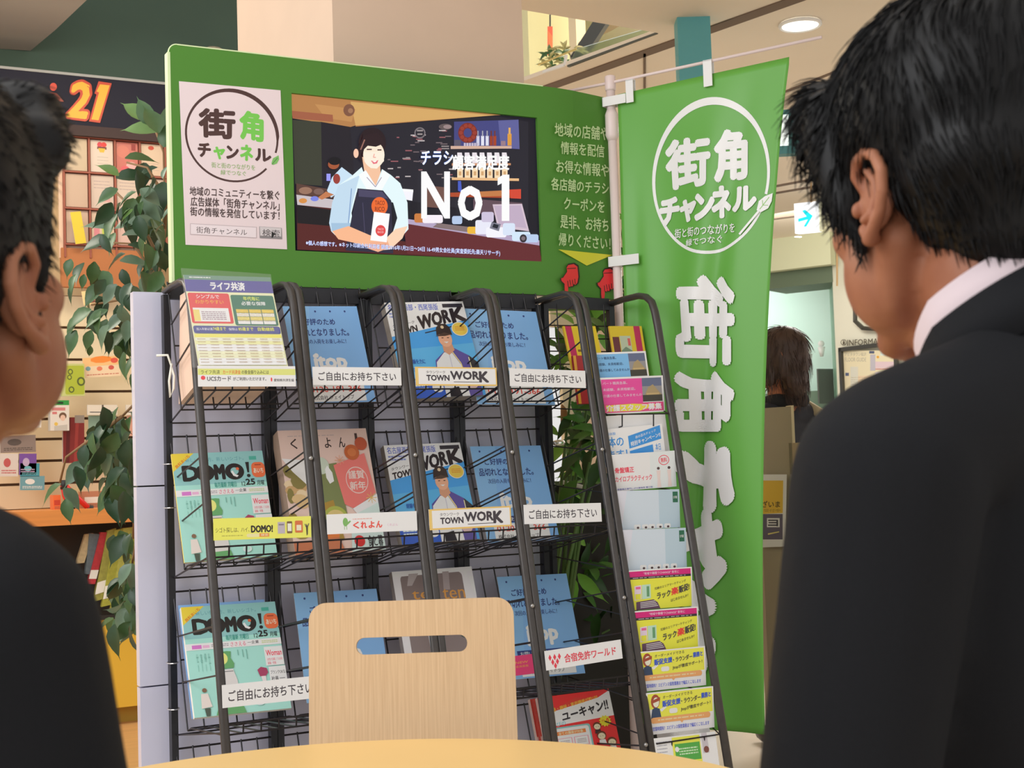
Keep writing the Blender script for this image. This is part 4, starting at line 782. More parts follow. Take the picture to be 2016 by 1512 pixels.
def kotsu(A):
    A.rect(0, 0, 1, 1, (224, 220, 228)); A.rect(.62, 0, 1, 1, (200, 206, 210)); RD = (206, 60, 80); A.text(.10, .36, .38, .52, '骨盤矯正', RD, .035); A.text(.10, .60, .64, .76, 'カイロプラクティック', RD, .03); A.ring(lambda t: (.83+.08*math.cos(t), .24+.14*math.sin(t)), lambda t: (.83+.07*math.cos(t), .24+.12*math.sin(t)), RD, 24); A.text(.78, .17, .88, .31, '無料', RD, .02)
    for x in (.74, .90): A.disc(x, .46, .022, (70, 50, 50), .04, 10); A.poly([(x-.03, .52), (x+.03, .52), (x+.02, .74), (x+.03, .98), (x-.03, .98), (x-.02, .74)], (222, 190, 186))
    A.text(.12, .93, .64, .98, '骨盤矯正専門しげの整体院 蟹江院', (70, 70, 150), .01)
leaf_((1195, 896), (1328, 887), (1206, 968), kotsu, 'white leaflet with red lettering and two small standing figures')
def pale(A):
    A.rect(0, 0, 1, 1, (184, 196, 222)); A.rect(.68, 0, 1, 1, (164, 184, 196)); A.poly([(0, 0), (.2, 0), (.1, 1), (0, 1)], (194, 196, 226)); A.rect(.895, .06, .975, .34, (30, 92, 66)); A.text(.905, .17, .965, .24, 'び屋', (214, 232, 220), .01)
    for i, x in enumerate((.34, .46, .56, .68, .80)): A.rrect(x-.05, .88, x+.05, 1.0, .02, (222, 210, 206), .05); A.disc(x+.01, .96, .02, (70, 50, 50), .03, 8)
leaf_((1208, 967), (1337, 963), (1216, 1044), pale, 'pale blue leaflet with a small dark green tag, upper of two alike')
leaf_((1219, 1044), (1350, 1039), (1228, 1124), pale, 'pale blue leaflet with a small dark green tag, lower of two alike')
def raku(A):
    A.rect(0, 0, 1, 1, (226, 222, 224)); A.rect(.02, .03, .98, .17, (190, 24, 110)); A.text(.26, .06, .80, .13, '"地域や職種でCHANGE" 新年に', (240, 190, 220), .01); A.rect(.02, .17, .98, .23, (40, 34, 40)); A.fill(.1, .185, .9, .215, 1, (180, 170, 176)); A.rect(.02, .23, .98, 1, (222, 210, 60))
    A.poly([(.12, .40), (.22, .38), (.22, .74), (.12, .76)], (214, 190, 210)); A.rect(.14, .42, .21, .48, (214, 90, 140)); A.rect(.13, .60, .21, .74, (230, 214, 60)); A.poly([(.23, .38), (.36, .37), (.36, .72), (.23, .74)], (170, 200, 180)); A.rect(.30, .42, .34, .68, (90, 140, 100))
    A.poly([(.14, .80), (.40, .76), (.46, .84), (.50, 1), (.14, 1)], (90, 60, 84)); 
    for i in range(4): A.line([(.2, .83+.04*i), (.42+.015*i, .80+.04*i)], .015, (226, 220, 226))
    A.text(0, 0, 0, 0, '究極のエリアマーケティング', INK, .01, quad=[(.42, .46), (.90, .30), (.90, .37), (.42, .53)]); A.text(0, 0, 0, 0, 'ラック', INK, .04, quad=[(.45, .60), (.66, .54), (.66, .70), (.45, .78)]); A.text(0, 0, 0, 0, '楽', (216, 50, 50), .05, quad=[(.67, .50), (.78, .47), (.78, .66), (.67, .70)]); A.text(0, 0, 0, 0, '販促!', INK, .04, quad=[(.785, .47), (.95, .40), (.95, .58), (.785, .66)]); A.text(0, 0, 0, 0, 'はじめませんか？', INK, .01, quad=[(.66, .78), (.93, .68), (.93, .75), (.66, .86)])
leaf_((1232, 1124), (1362, 1116), (1243, 1202), raku, 'yellow leaflet with a magenta header and slanted lettering, upper of two alike')
leaf_((1243, 1204), (1374, 1194), (1254, 1285), raku, 'yellow leaflet with a magenta header and slanted lettering, lower of two alike')
def order(A):
    A.rect(0, 0, 1, 1, (222, 222, 226)); A.rect(.02, .03, .98, .60, (222, 212, 70)); A.disc(.13, .22, .065, (146, 66, 44), .17, 16); A.disc(.14, .24, .045, (238, 206, 186), .12, 16); A.poly([(.07, .2), (.20, .12), (.2, .2), (.09, .26)], (146, 66, 44)); A.poly([(.06, .55), (.08, .40), (.13, .36), (.19, .40), (.21, .60), (.06, .62)], (44, 62, 90)); A.poly([(.05, .40), (.08, .40), (.06, .62), (.03, .60)], (230, 226, 226)); A.poly([(.19, .42), (.28, .34), (.29, .38), (.22, .48)], (230, 226, 226))
    A.text(0, 0, 0, 0, 'オーダーメイドできる', INK, .01, quad=[(.24, .10), (.68, .05), (.68, .13), (.24, .18)]); A.text(0, 0, 0, 0, '販促支援', (50, 80, 180), .05, quad=[(.23, .22), (.50, .19), (.50, .33), (.23, .38)]); A.text(0, 0, 0, 0, '・ラウンダー', INK, .035, quad=[(.51, .21), (.80, .16), (.80, .29), (.51, .34)]); A.text(0, 0, 0, 0, '業務と', (50, 80, 180), .05, quad=[(.81, .13), (.96, .11), (.96, .24), (.81, .27)]); A.text(0, 0, 0, 0, 'Jtopが徹底サポート！', INK, .025, quad=[(.50, .42), (.95, .33), (.95, .43), (.50, .53)])
    A.rrect(.33, .42, .45, .54, .03, (220, 220, 220), .04); A.rrect(.06, .60, .94, .74, .03, (232, 150, 96), .06); A.poly([(.48, .73), (.54, .73), (.51, .79)], (232, 150, 96)); A.fill(.16, .64, .84, .70, 1, (240, 190, 150)); A.text(.08, .82, .92, .92, '営業時間有！エビデンス保管業務まで幅広くこなします', (60, 80, 190), .015)
leaf_((1256, 1284), (1388, 1272), (1266, 1362), order, 'yellow leaflet with a red-haired clerk drawing, upper of two alike')
leaf_((1272, 1365), (1404, 1351), (1282, 1447), order, 'yellow leaflet with a red-haired clerk drawing, lower of two alike')
def low(A):
    A.rect(0, 0, 1, 1, (216, 214, 222)); A.fill(.1, .05, .25, .5, 9, (150, 150, 160), .3); A.rect(.33, .02, .75, .45, (206, 206, 70)); A.rect(.36, .12, .74, .38, (70, 150, 60)); A.fill(.42, .18, .7, .3, 3, (180, 214, 170)); A.disc(.39, .2, .03, (226, 230, 226), .04); A.poly([(.78, 0), (.86, 0), (.87, .3), (.78, .3)], (176, 170, 176)); A.disc(.83, .25, .04, (110, 60, 50), .05); A.rrect(.05, .54, .95, .64, .03, (232, 150, 96), .04); A.text(.2, .72, .9, .78, '自社のチラシやバック貸し出し', (60, 80, 190), .015)
leaf_((1278, 1455), (1408, 1440), (1292, 1590), low, 'lowest leaflet with a green box, below the clerk drawings', dt=.004, db=.01)
# yellow pamphlets standing behind the top leaflets
def pam(x0):
    def f(A): A.rect(0, 0, 1, 1, (206, 178, 44)); A.rect(.06, 0, .25, 1, (176, 40, 84)) if x0 else A.rect(.74, 0, .93, 1, (176, 40, 84)); A.text(.3, .4, .5, .9, '冊' if x0 else '旅', (120, 90, 30), .02, rot=90); (A.rect(.05, .22, .25, .9, (96, 44, 50)), A.rect(.27, .2, .6, .9, (176, 184, 160)), A.poly([(.27, .5), (.42, .42), (.6, .5), (.6, .7), (.27, .7)], (110, 130, 110)), A.rect(.5, .25, .58, .4, (200, 90, 90))) if not x0 else None
    return f
cover('pamphlet', (1108, 642), (1172, 642), (1128, 745), -.055, -.10, .006, pam(1), 'yellow pamphlet with a magenta spine stripe standing behind the fifth rail', 'pamphlet', (200, 160, 60), 'yellow pamphlets behind the leaflets')
cover('pamphlet', (1199, 642), (1263, 642), (1192, 740), -.055, -.08, .006, pam(0), 'yellow pamphlet with a magenta edge standing under the banner pole', 'pamphlet', (200, 160, 60), 'yellow pamphlets behind the leaflets')
b = MB(); cover('pamphlet', (1128, 700), (1150, 700), (1140, 795), -.10, -.12, .01, lambda A: (A.rect(0, 0, 1, 1, (160, 40, 46)), A.rect(0, 0, .25, 1, (206, 150, 50))), 'dark red pamphlet spine below the left yellow pamphlet', 'pamphlet', (140, 40, 44))

# ============================================================ NOBORI BANNER
PX, PY = 1.252, .018
d_ = np.array([1.526-1.269, -.4419-.014, 0]); d_ /= np.linalg.norm(d_); nrm = np.array([d_[1], -d_[0], 0])  # points toward the viewer side
if (CAM-np.array([PX, PY, 1]))@nrm < 0: nrm = -nrm
pole = empty('banner_pole', (PX, PY, 0)); M_PL = mat('white_plastic_pole', (208, 192, 190), .35, k=1.35)
zt = atD(1213, 152, 3.9)[2]
b = MB(); b.tube([(0, 0, .02), (0, 0, zt-.03)], .0125, 14); b.build('pole', M_PL, pole, True)
b = MB(); b.tube([(0, 0, zt-.04), (0, 0, zt-.035), (0, 0, zt), (0, 0, zt+.003)], [.014, .0155, .0155, .013], 14); b.build('top_cap', M_PL, pole, True)
zc = atD(1215, 245, 3.88)[2]; b = MB(); b.tube([(0, 0, zc-.045), (0, 0, zc-.03), (0, 0, zc+.03), (0, 0, zc+.045)], [.0125, .0185, .0185, .0125], 14); b.build('pole_clamp', M_PL, pole, True)
zb_ = atD(1213, 165, 3.9)[2]
b = MB(); b.tube([-d_*.17+[0, 0, zb_+.002], [0, 0, zb_+.002], d_*.62+[0, 0, zb_+.012]], .0045, 8); b.build('crossbar', M_PL, pole, True)
b = MB(); b.tube([(0, 0, 0), (0, 0, .05)], [.16, .14], 20); b.build('base', mat('base_grey', (120, 120, 120), .5), pole, True)
tag(pole, 'white plastic banner pole with a thin crossbar right of the green board', 'pole')
# cloth: local x along the crossbar, local z up, origin at the top left corner of the cloth
O = np.array([PX, PY, 0])+d_*.022; O[2] = atD(1245, 183, 3.87)[2]
Mb = Matrix(((d_[0], -nrm[0], 0, O[0]), (d_[1], -nrm[1], 0, O[1]), (0, 0, 1, O[2]), (0, 0, 0, 1)))
BW, BH = .508, 1.75
def fold(x, z):
    t = min(max(-z/1.2, 0), 1); s = x/BW
    c = .80-.34*t          # crease running down to the left
    f = .028*t*math.exp(-((s-c)/.07)**2) - .020*t*math.exp(-((s-c+.16)/.09)**2)
    f += .006*math.sin(9*s+3*z)*min(1, -z*3+.1) + .012*math.exp(-((s-.09)/.05)**2)*min(1, max(0, -z*1.5-.3))
    return f
def edge_w(z):  # cloth draws in towards the bottom
    return 1-.33*(1-math.exp(min(z, 0)/.85))
def bdisp(co):
    x, y, z = co; return Vector((x*edge_w(z), y+fold(x, z), z))
ban = grid_surface(lambda u, v: bdisp((u*BW, 0, -v*BH+.012*u*(1-v)))[:], 48, 90, 'banner_cloth', mat('banner_green', (112, 188, 78), .36, k=.88, spec=.4, noise=.04, nscale=3))
ban.matrix_world = Mb; tag(ban, 'glossy green banner cloth with white round logo and turned lettering', 'banner')
sm = ban.modifiers.new('thickness', 'SOLIDIFY'); sm.thickness = .0008
pm0 = pxmap(Mb)
def pmb(u, v):   # undo the drawing-in so the print lands where the photograph shows it
    x, z = pm0(u, v); return (x/edge_w(z), z)
A = Art(pmb, k=1.3, dz=3e-4); A.layer = 4; WH = (238, 236, 220)
cx, cy, rx_, ry_ = 1399, 346, 116, 154
def lw(t): a = math.degrees(t) % 360; return .040+.06*math.exp(-((a-265 if a > 85 else a+95)/70)**2)
def lc(t, k):
    x, y = cx+rx_*math.cos(t)*k, cy+ry_*math.sin(t)*k; return (x, y-(x-cx)*.10)
A.ring(lambda t: lc(t, 1.0), lambda t: lc(t, 1-lw(t)), WH, 84, 22, 378)
A.text(0, 0, 0, 0, '街', WH, .055, quad=[(1306, 277), (1402, 266), (1402, 366), (1312, 376)]); A.text(0, 0, 0, 0, '角', WH, .055, quad=[(1408, 258), (1472, 250), (1472, 354), (1408, 362)])
for ch, x0, x1, y0, y1 in (('チ', 1297, 1338, 388, 444), ('ャ', 1338, 1374, 392, 438), ('ン', 1370, 1410, 380, 434), ('ネ', 1404, 1440, 366, 430), ('ル', 1442, 1490, 366, 416)):
    A.text(0, 0, 0, 0, ch, WH, .075, quad=[(x0, y0+3), (x1, y0-3), (x1, y1-3), (x0, y1+3)])
A.text(0, 0, 0, 0, '街と街のつながりを', WH, .02, quad=[(1328, 451), (1448, 438), (1448, 458), (1328, 470)]); A.text(0, 0, 0, 0, '緑でつなぐ', WH, .02, quad=[(1352, 472), (1422, 462), (1422, 478), (1352, 486)])
A.poly([(1490, 414), (1494, 396), (1506, 386), (1521, 380), (1519, 396), (1512, 410), (1498, 418)], WH); A.line([(1496, 412), (1514, 388)], 1.6, (130, 180, 90)); A.line([(1502, 404), (1512, 404)], 1.2, (130, 180, 90)); A.line([(1502, 404), (1501, 394)], 1.2, (130, 180, 90)); A.line([(1494, 416), (1480, 434), (1458, 462)], 4, WH)
for ch, q in (('街', (1332, 541, 1450, 722)), ('角', (1330, 730, 1450, 850)), ('チ', (1330, 868, 1450, 1010)), ('ャ', (1335, 1000, 1425, 1130)), ('ン', (1310, 1090, 1434, 1215)), ('ネ', (1300, 1200, 1410, 1345)), ('ル', (1290, 1370, 1400, 1500))):
    A.text(*q, ch, WH, .055 if ch in '街角' else .10, rot=90)
o = A.build('banner_lettering', FABRIC, ban, maxlen=.02, disp=lambda co: bdisp(co)); o.matrix_local = Matrix.Translation((0, -.0008, 0))
def tab(u0, u1, v0, v1, nm='tab'):
    x0, z0 = pm0(u0, v0); x1, z1 = pm0(u1, v1); b = MB(); b.box((x0, -.012, z1), (x1, -.0095, z0)); b.box((x0, .003, z1), (x1, .005, z0)); b.box((x0, -.012, z0-.002), (x1, .005, z0+.001)); return b.build(nm, mat('tab_white', (228, 222, 212), .5), ban)
tab(1235, 1251, 160, 202); tab(1387, 1406, 122, 170)
x0, z0 = pm0(1213, 187); x1, z1 = pm0(1242, 205)
def side_tab(ub, vb, h_=.035):
    x1, z1 = pm0(ub, vb); b = MB(); b.box((-.04, -.016, z1-h_), (x1, -.014, z1)); b.box((-.04, .014, z1-h_), (x1, .016, z1)); b.box((-.041, -.016, z1-h_), (-.039, .016, z1)); b.build('side_tab', mat('tab_white', (228, 222, 212), .5), ban)
side_tab(1236, 186, .026); side_tab(1262, 500, .028); side_tab(1266, 770, .028)

# ============================================================ PLANTS
def leaf_mesh(name, m, L=.075, Wd=.034, fold_=.35, curl=.25, n=5):
    vs = []; fs = []
    for i in range(n+1):
        t = i/n; x = L*t; w_ = Wd*.5*math.sin(math.pi*min(1, t*.96+.02))**.8*(1.15-.5*t); z = -curl*L*t*t
        vs += [(x, -w_, z+w_*fold_), (x, 0, z), (x, w_, z+w_*fold_)]
    vs.append((L*1.17, 0, -curl*L*1.4))
    for i in range(n):
        a = i*3; fs += [(a, a+3, a+4, a+1), (a+1, a+4, a+5, a+2)]
    a = n*3; fs += [(a, a+3, a+1), (a+1, a+3, a+2)]
    me = bpy.data.meshes.new(name); me.from_pydata(vs, [], fs); me.materials.append(m); me.polygons.foreach_set('use_smooth', [True]*len(me.polygons)); return me
GR = [mat('leaf_dark', (44, 70, 46), .38, k=1.35, noise=.2, nscale=30), mat('leaf_mid', (66, 96, 56), .38, k=1.35, noise=.2, nscale=30), mat('leaf_grey_green', (96, 120, 98), .35, k=1.3, noise=.15, nscale=30), mat('leaf_light', (98, 130, 70), .4, k=1.35, noise=.15, nscale=30)]
M_STEM = mat('twig', (120, 92, 62), .7)
M_POT = mat('pot_brown', (110, 80, 58), .6)
def put_leaf(root, inv, me, P, dirv, up):
    x = Vector(dirv).normalized(); z = Vector(up); z = (z-x*z.dot(x)).normalized(); y = z.cross(x)
    o = bpy.data.objects.new('leaf', me); COL.objects.link(o); o.parent = root
    o.matrix_local = inv @ Matrix(((x.x, y.x, z.x, P[0]), (x.y, y.y, z.y, P[1]), (x.z, y.z, z.z, P[2]), (0, 0, 0, 1))); return o
lm = [leaf_mesh('ficus_leaf', g, .078, .050) for g in GR]
fic = empty('ficus_plant', (.08, .38, 0)); fi = Matrix.Translation((-.08, -.38, 0))
def V3(p): return np.array(p, float)
twigs = MB(); r = random.Random(11)
# named leaves read from the photograph: base px, tip px, material
FL = [((290, 238), (240, 193), 3), ((300, 248), (266, 187), 1), ((312, 262), (288, 200), 1), ((308, 260), (236, 243), 3), ((324, 290), (322, 240), 1), ((332, 268), (328, 195), 1),
      ((246, 312), (310, 306), 1), ((234, 346), (193, 318), 3), ((228, 350), (300, 340), 0), ((310, 330), (262, 344), 0), ((320, 352), (325, 325), 2), ((232, 372), (186, 396), 1), ((268, 378), (224, 402), 1), ((276, 372), (318, 400), 2),
      ((282, 396), (270, 424), 1), ((262, 412), (236, 430), 3), ((340, 410), (312, 430), 2), ((218, 450), (160, 434), 2), ((274, 436), (216, 440), 2), ((266, 428), (322, 445), 2), ((322, 440), (300, 455), 0), ((240, 464), (292, 452), 2), ((218, 472), (150, 484), 0), ((200, 462), (216, 500), 0),
      ((252, 482), (302, 488), 0), ((318, 470), (300, 505), 0), ((246, 500), (202, 524), 0), ((236, 514), (300, 512), 2), ((286, 505), (330, 520), 2), ((186, 515), (180, 565), 1), ((240, 530), (254, 570), 0), ((284, 528), (300, 560), 1), ((302, 536), (330, 556), 2),
      ((140, 510), (128, 545), 1), ((150, 540), (132, 575), 1), ((146, 560), (130, 600), 0), ((166, 540), (160, 570), 1), ((230, 560), (196, 600), 2), ((262, 562), (228, 592), 1), ((250, 580), (262, 620), 0), ((200, 590), (190, 640), 0), ((232, 600), (236, 660), 0), ((212, 610), (160, 640), 1), ((180, 610), (124, 640), 1), ((160, 620), (120, 665), 1), ((245, 620), (200, 650), 2), ((206, 650), (222, 700), 0), ((238, 650), (262, 705), 1), ((180, 650), (166, 692), 1), ((150, 650), (128, 700), 1), ((226, 680), (240, 710), 1), ((214, 640), (186, 690), 2), ((178, 680), (176, 700), 1),
      ((270, 700), (236, 742), 1), ((276, 730), (252, 770), 1), ((262, 650), (240, 690), 0)]
for (bp_, tp_, mi) in FL:
    D0 = 4.02+r.uniform(-.05, .28); P = atD(*bp_, D0); Q = atD(*tp_, D0+r.uniform(-.025, .025)); dv = Q-P; L = np.linalg.norm(dv)
    o = put_leaf(fic, fi, lm[mi], P, dv, (-HF*r.uniform(.5, 1)+np.array([0, 0, r.uniform(.3, 1)])+HR*r.uniform(-.5, .5)).tolist()); s_ = max(.5, L/.086); o.scale = (s_, s_*r.uniform(.85, 1.1), s_)
# hanging masses lower down
for (cx_, cy_, sx_, sy_, n_) in ((215, 850, 38, 45, 30), (255, 880, 18, 70, 16), (185, 900, 34, 30, 12), (120, 960, 12, 22, 3), (250, 940, 16, 40, 14), (215, 960, 22, 30, 10), (265, 1095, 10, 45, 12), (235, 1050, 14, 22, 4), (250, 1160, 26, 38, 24), (258, 1215, 18, 22, 7), (225, 1225, 8, 18, 3), (215, 560, 60, 60, 12), (300, 400, 34, 80, 22), (250, 420, 50, 60, 16), (300, 530, 26, 40, 12), (250, 640, 30, 50, 14)):
    for i in range(n_):
        u = cx_+r.gauss(0, .55)*sx_; v = cy_+r.gauss(0, .55)*sy_; u = min(u, 335 if v < 560 else 258)
        D0 = 4.05+r.uniform(-.08, .45); P = atD(u, v, D0); dv = HR*r.uniform(-.6, .5)+HF*r.uniform(-.4, .4)+np.array([0, 0, -r.uniform(.3, 1)])
        o = put_leaf(fic, fi, lm[r.choice([0, 0, 1, 1, 0, 2])], P, dv, (-HF*r.uniform(.4, 1)+np.array([0, 0, r.uniform(.2, 1)])+HR*r.uniform(-.8, .8)).tolist()); s_ = r.uniform(.8, 1.25); o.scale = (s_, s_, s_)
base = V3((.08, .38, .2)); 
for path in ([(324, 700), (300, 620), (326, 450), (322, 300), (300, 240)], [(324, 450), (332, 330), (330, 260)], [(318, 560), (262, 480), (225, 478)], [(318, 520), (270, 420), (230, 380)], [(300, 640), (240, 590), (180, 600)], [(320, 380), (290, 330), (250, 320)], [(300, 760), (240, 820), (205, 845)], [(296, 760), (265, 980), (262, 1060)], [(296, 900), (262, 1100), (250, 1190)], [(240, 820), (130, 900), (118, 950)]):
    pts = [atD(u, v, 4.2+.05*i) for i, (u, v) in enumerate(path)]; twigs.tube([np.array(p)-V3((.08, .38, 0)) for p in pts], [.006]+[.0035]*(len(pts)-1), 6)
twigs.build('twigs', M_STEM, fic, True)
b = MB(); b.tube([(0.05, 0.05, .2), (.06, .02, .7), (.1, 0, 1.2), (.07, -.02, 1.8)], [.02, .018, .014, .008], 8); b.build('trunk', M_STEM, fic, True)
b = MB(); b.tube([(0, 0, 0), (0, 0, .3), (0, 0, .3), (0, 0, .27)], [.12, .16, .145, .14], 20); b.build('pot', M_POT, fic, True)
tag(fic, 'tall artificial ficus with large drooping leaves left of the rack', 'plant')
# bright bushy plants behind the narrow rack
GB = [mat('bush_green', (70, 124, 48), .4, k=1.35, noise=.2, nscale=25), mat('bush_dark', (44, 82, 38), .4, k=1.3, noise=.2, nscale=25), mat('bush_light', (118, 178, 70), .4, k=1.35, noise=.15, nscale=25), mat('bush_tan', (186, 130, 84), .5, k=1.2)]
lb_ = [leaf_mesh('bush_leaf', g, .085, .036, .25, .5) for g in GB]
def bush(loc, label, clusters, seed, dep):
    root = empty('leafy_plant', loc); inv = Matrix.Translation((-loc[0], -loc[1], 0)); r = random.Random(seed); st = MB()
    for (cx_, cy_, sx_, sy_, n_, ws) in clusters:
        c0 = atD(cx_, cy_+30, dep)-V3((loc[0], loc[1], 0)); st.tube([V3((0, 0, .3)), (V3((0, 0, .3))+c0)/2+V3((0, .05, 0)), c0], [.008, .006, .003], 6)
        for i in range(n_):
            u = cx_+r.gauss(0, .6)*sx_; v = cy_+r.gauss(0, .6)*sy_; D0 = dep+r.uniform(-.12, .3); P = atD(u, v, D0)
            dv = HR*r.uniform(-1, 1)+HF*r.uniform(-.6, .4)+np.array([0, 0, r.uniform(-1, .9)])
            o = put_leaf(root, inv, lb_[r.choices(range(4), ws)[0]], P, dv, (-HF*r.uniform(.3, 1)+np.array([0, 0, r.uniform(.2, 1)])+HR*r.uniform(-.6, .6)).tolist()); s_ = r.uniform(.7, 1.3); o.scale = (s_, s_, s_)
    st.build('stems', mat('green_stem', (80, 110, 60), .6), root, True)
    b = MB(); b.tube([(0, 0, 0), (0, 0, .32), (0, 0, .32), (0, 0, .29)], [.14, .17, .155, .15], 20); b.build('pot', mat('pot_dark', (58, 52, 48), .5), root, True)
    tag(root, label, 'plant', 'bushy plants behind the narrow leaflet rack'); return root
bush((1.28, .52, 0), 'bright green bushy plant rising behind the yellow pamphlets and the banner pole', [(1130, 680, 30, 60, 26, (4, 2, 1, 0)), (1175, 650, 40, 40, 26, (4, 3, 2, 0)), (1130, 790, 28, 60, 16, (3, 2, 1, 1)), (1160, 880, 50, 50, 34, (5, 3, 1, 0)), (1125, 900, 20, 50, 14, (3, 2, 3, 0)), (1232, 640, 6, 50, 10, (4, 2, 1, 0)), (1233, 530, 5, 60, 9, (4, 3, 1, 0)), (1185, 770, 25, 60, 12, (4, 3, 1, 0))], 4, 4.18)
bush((1.32, 1.0, 0), 'darker leafy plant low behind the narrow rack beside the lower blue flyer', [(1140, 960, 50, 40, 26, (3, 4, 1, 0)), (1180, 1040, 50, 50, 26, (1, 5, 0, 0)), (1150, 1140, 40, 60, 22, (2, 4, 2, 0)), (1200, 1210, 40, 40, 16, (2, 5, 0, 0)), (1130, 1240, 30, 30, 8, (2, 3, 1, 1))], 9, 4.45)
# dark planter box behind the plants, chrome clip
b = MB(); b.box((1.03, .62, 0), (1.75, .66, 1.02)); tag(b.build('planter_screen', mat('screen_black', (40, 38, 34), .6, k=1.0)), 'dark screen board behind the lower plant', 'screen')
b = MB(); p = atY(1100, 872, .1); b.ball(p, (.022, .008, .009), 12, 8); b.tube([p+[-.02, 0, -.01], p+[-.03, 0, -.05], p+[-.03, 0, -.25]], .003, 6); tag(b.build('chrome_clip', mat('chrome', (210, 214, 216), .12, 1.0), smooth=True), 'small chrome clip on a thin rod between the fourth rack and the leaves', 'clip')
b = MB(); p, q = atY(1083, 604, .9), atY(1117, 641, .9); b.box((p[0], .9, q[2]), (q[0]+.3, .95, p[2])); b.box((p[0]+.05, .92, 0), (p[0]+.1, .94, q[2])); tag(b.build('cream_stand', M_CREAM), 'small cream panel on a stand seen between the rack top and the leaves', 'panel')
b = MB(); p, q = atD(1102, 948, 4.3), atD(1152, 960, 4.3); b.tube([p, q], .007, 8); tag(b.build('fluorescent_tube', mat('white_metal', (226, 224, 216), .4)), 'short white rod among the leaves right of the middle blue flyer', 'rod')

# ============================================================ CHAIR AND TABLE
M_PLY = mat('beech_veneer', (206, 178, 142), .42, k=1.25, noise=.10, nscale=14, stretch=(22, 22, .6), rgb2=(190, 160, 124))
M_TAB = mat('table_top_yellow', (246, 196, 128), .4, k=1.08, noise=.03, nscale=4)
M_CHR = mat('chair_steel', (190, 190, 192), .25, .9)
def rrpoly(x0, z0, x1, z1, r, n=8):
    p = []
    for cx, cz, a in ((x1-r, z0+r, -90), (x1-r, z1-r, 0), (x0+r, z1-r, 90), (x0+r, z0+r, 180)):
        for i in range(n+1): t = math.radians(a+90*i/n); p.append((cx+r*math.cos(t), cz+r*math.sin(t)))
    return p
def bridged_plate(name, outer, inner, th, m, parent, curve=0.0):
    """plate in the XZ plane with a hole, thickness th along y, bowed by curve"""
    me = bpy.data.meshes.new(name); bm = bmesh.new()
    f = lambda x, z, y: (x, y+curve*x*x, z)
    for y in (0, th):
        vo = [bm.verts.new((x, y, z)) for x, z in outer]; ed = [bm.edges.new((vo[i], vo[(i+1) % len(vo)])) for i in range(len(vo))]
        if inner:
            vi = [bm.verts.new((x, y, z)) for x, z in inner]; ed += [bm.edges.new((vi[i], vi[(i+1) % len(vi)])) for i in range(len(vi))]
        bmesh.ops.triangle_fill(bm, edges=ed, use_beauty=True)
    bm.verts.ensure_lookup_table(); no = len(outer); ni = len(inner) if inner else 0; K = no+ni
    for i in range(no): bm.faces.new([bm.verts[i], bm.verts[(i+1) % no], bm.verts[K+(i+1) % no], bm.verts[K+i]])
    for i in range(ni): bm.faces.new([bm.verts[no+i], bm.verts[K+no+i], bm.verts[K+no+(i+1) % ni], bm.verts[no+(i+1) % ni]])
    for v in bm.verts: v.co = f(v.co.x, v.co.z, v.co.y)
    bmesh.ops.recalc_face_normals(bm, faces=bm.faces[:]); bm.to_mesh(me); bm.free()
    return link(name, me, m, parent)
def make_chair(label, w=.33, top=.885, hole=True, tilt=.0):
    root = empty('plywood_chair'); tag(root, label, 'chair', 'plywood chairs around the round table')
    outer = rrpoly(-w/2, .50, w/2, top, .028); inner = [(x, z) for x, z in rrpoly(-.087, top-.082, .087, top-.056, .0125, 6)] if hole else None
    bk = bridged_plate('backrest', outer, inner, .011, M_PLY, root)
    bk.rotation_euler = (math.radians(-8), 0, 0); bk.location = (0, .20-.07, 0)
    st = bridged_plate('seat', rrpoly(-.20, -.20, .20, .20, .05), None, .012, M_PLY, root); st.rotation_euler = (math.radians(90), 0, 0); st.location = (0, -.0, .44)
    for sx in (-1, 1):
        b = MB(); b.tube([(sx*.17, .24, 0), (sx*.16, .18, .42), (sx*.10, .175, .60)], .011, 10); b.build('leg', M_CHR, root, True)
        b = MB(); b.tube([(sx*.17, -.20, 0), (sx*.16, -.17, .42), (sx*.15, .05, .425)], .011, 10); b.build('leg', M_CHR, root, True)
    return root
pc0, pc1 = atD(597, 1190, 2.12), atD(1010, 1180, 2.12)
wc = np.linalg.norm((pc1-pc0)[:2]); ch = make_chair('light beech plywood chair with a slot in its back, behind the round table', wc, (pc0[2]+pc1[2])/2+.006)
cm = (pc0+pc1)/2; ax = (pc1-pc0)[:2]; az = math.atan2(ax[1], ax[0])
ch.rotation_euler = (0, 0, az); ch.location = (cm[0]+math.sin(az)*(.20), cm[1]-math.cos(az)*(.20), 0)
tb = empty('round_table', (0, 0, 0)); tc_ = atZ(700, 1459, .70); dirc = np.array([tc_[0]-CAM[0], tc_[1]-CAM[1]]); dirc /= np.linalg.norm(dirc)
TR_ = .52; tcx, tcy = tc_[0]-dirc[0]*TR_, tc_[1]-dirc[1]*TR_; tb.location = (tcx, tcy, 0)
b = MB(); b.tube([(0, 0, .672), (0, 0, .676), (0, 0, .697), (0, 0, .70)], [TR_-.006, TR_, TR_, TR_-.003], 96); b.build('tabletop', M_TAB, tb)
b = MB(); b.tube([(0, 0, .03), (0, 0, .672)], .035, 20); b.build('pedestal', M_CHR, tb, True)
b = MB(); b.tube([(0, 0, 0), (0, 0, .02), (0, 0, .035)], [.27, .26, .05], 36); b.build('base', M_CHR, tb, True)
tag(tb, 'round table with a pale yellow wooden top in the foreground', 'table')

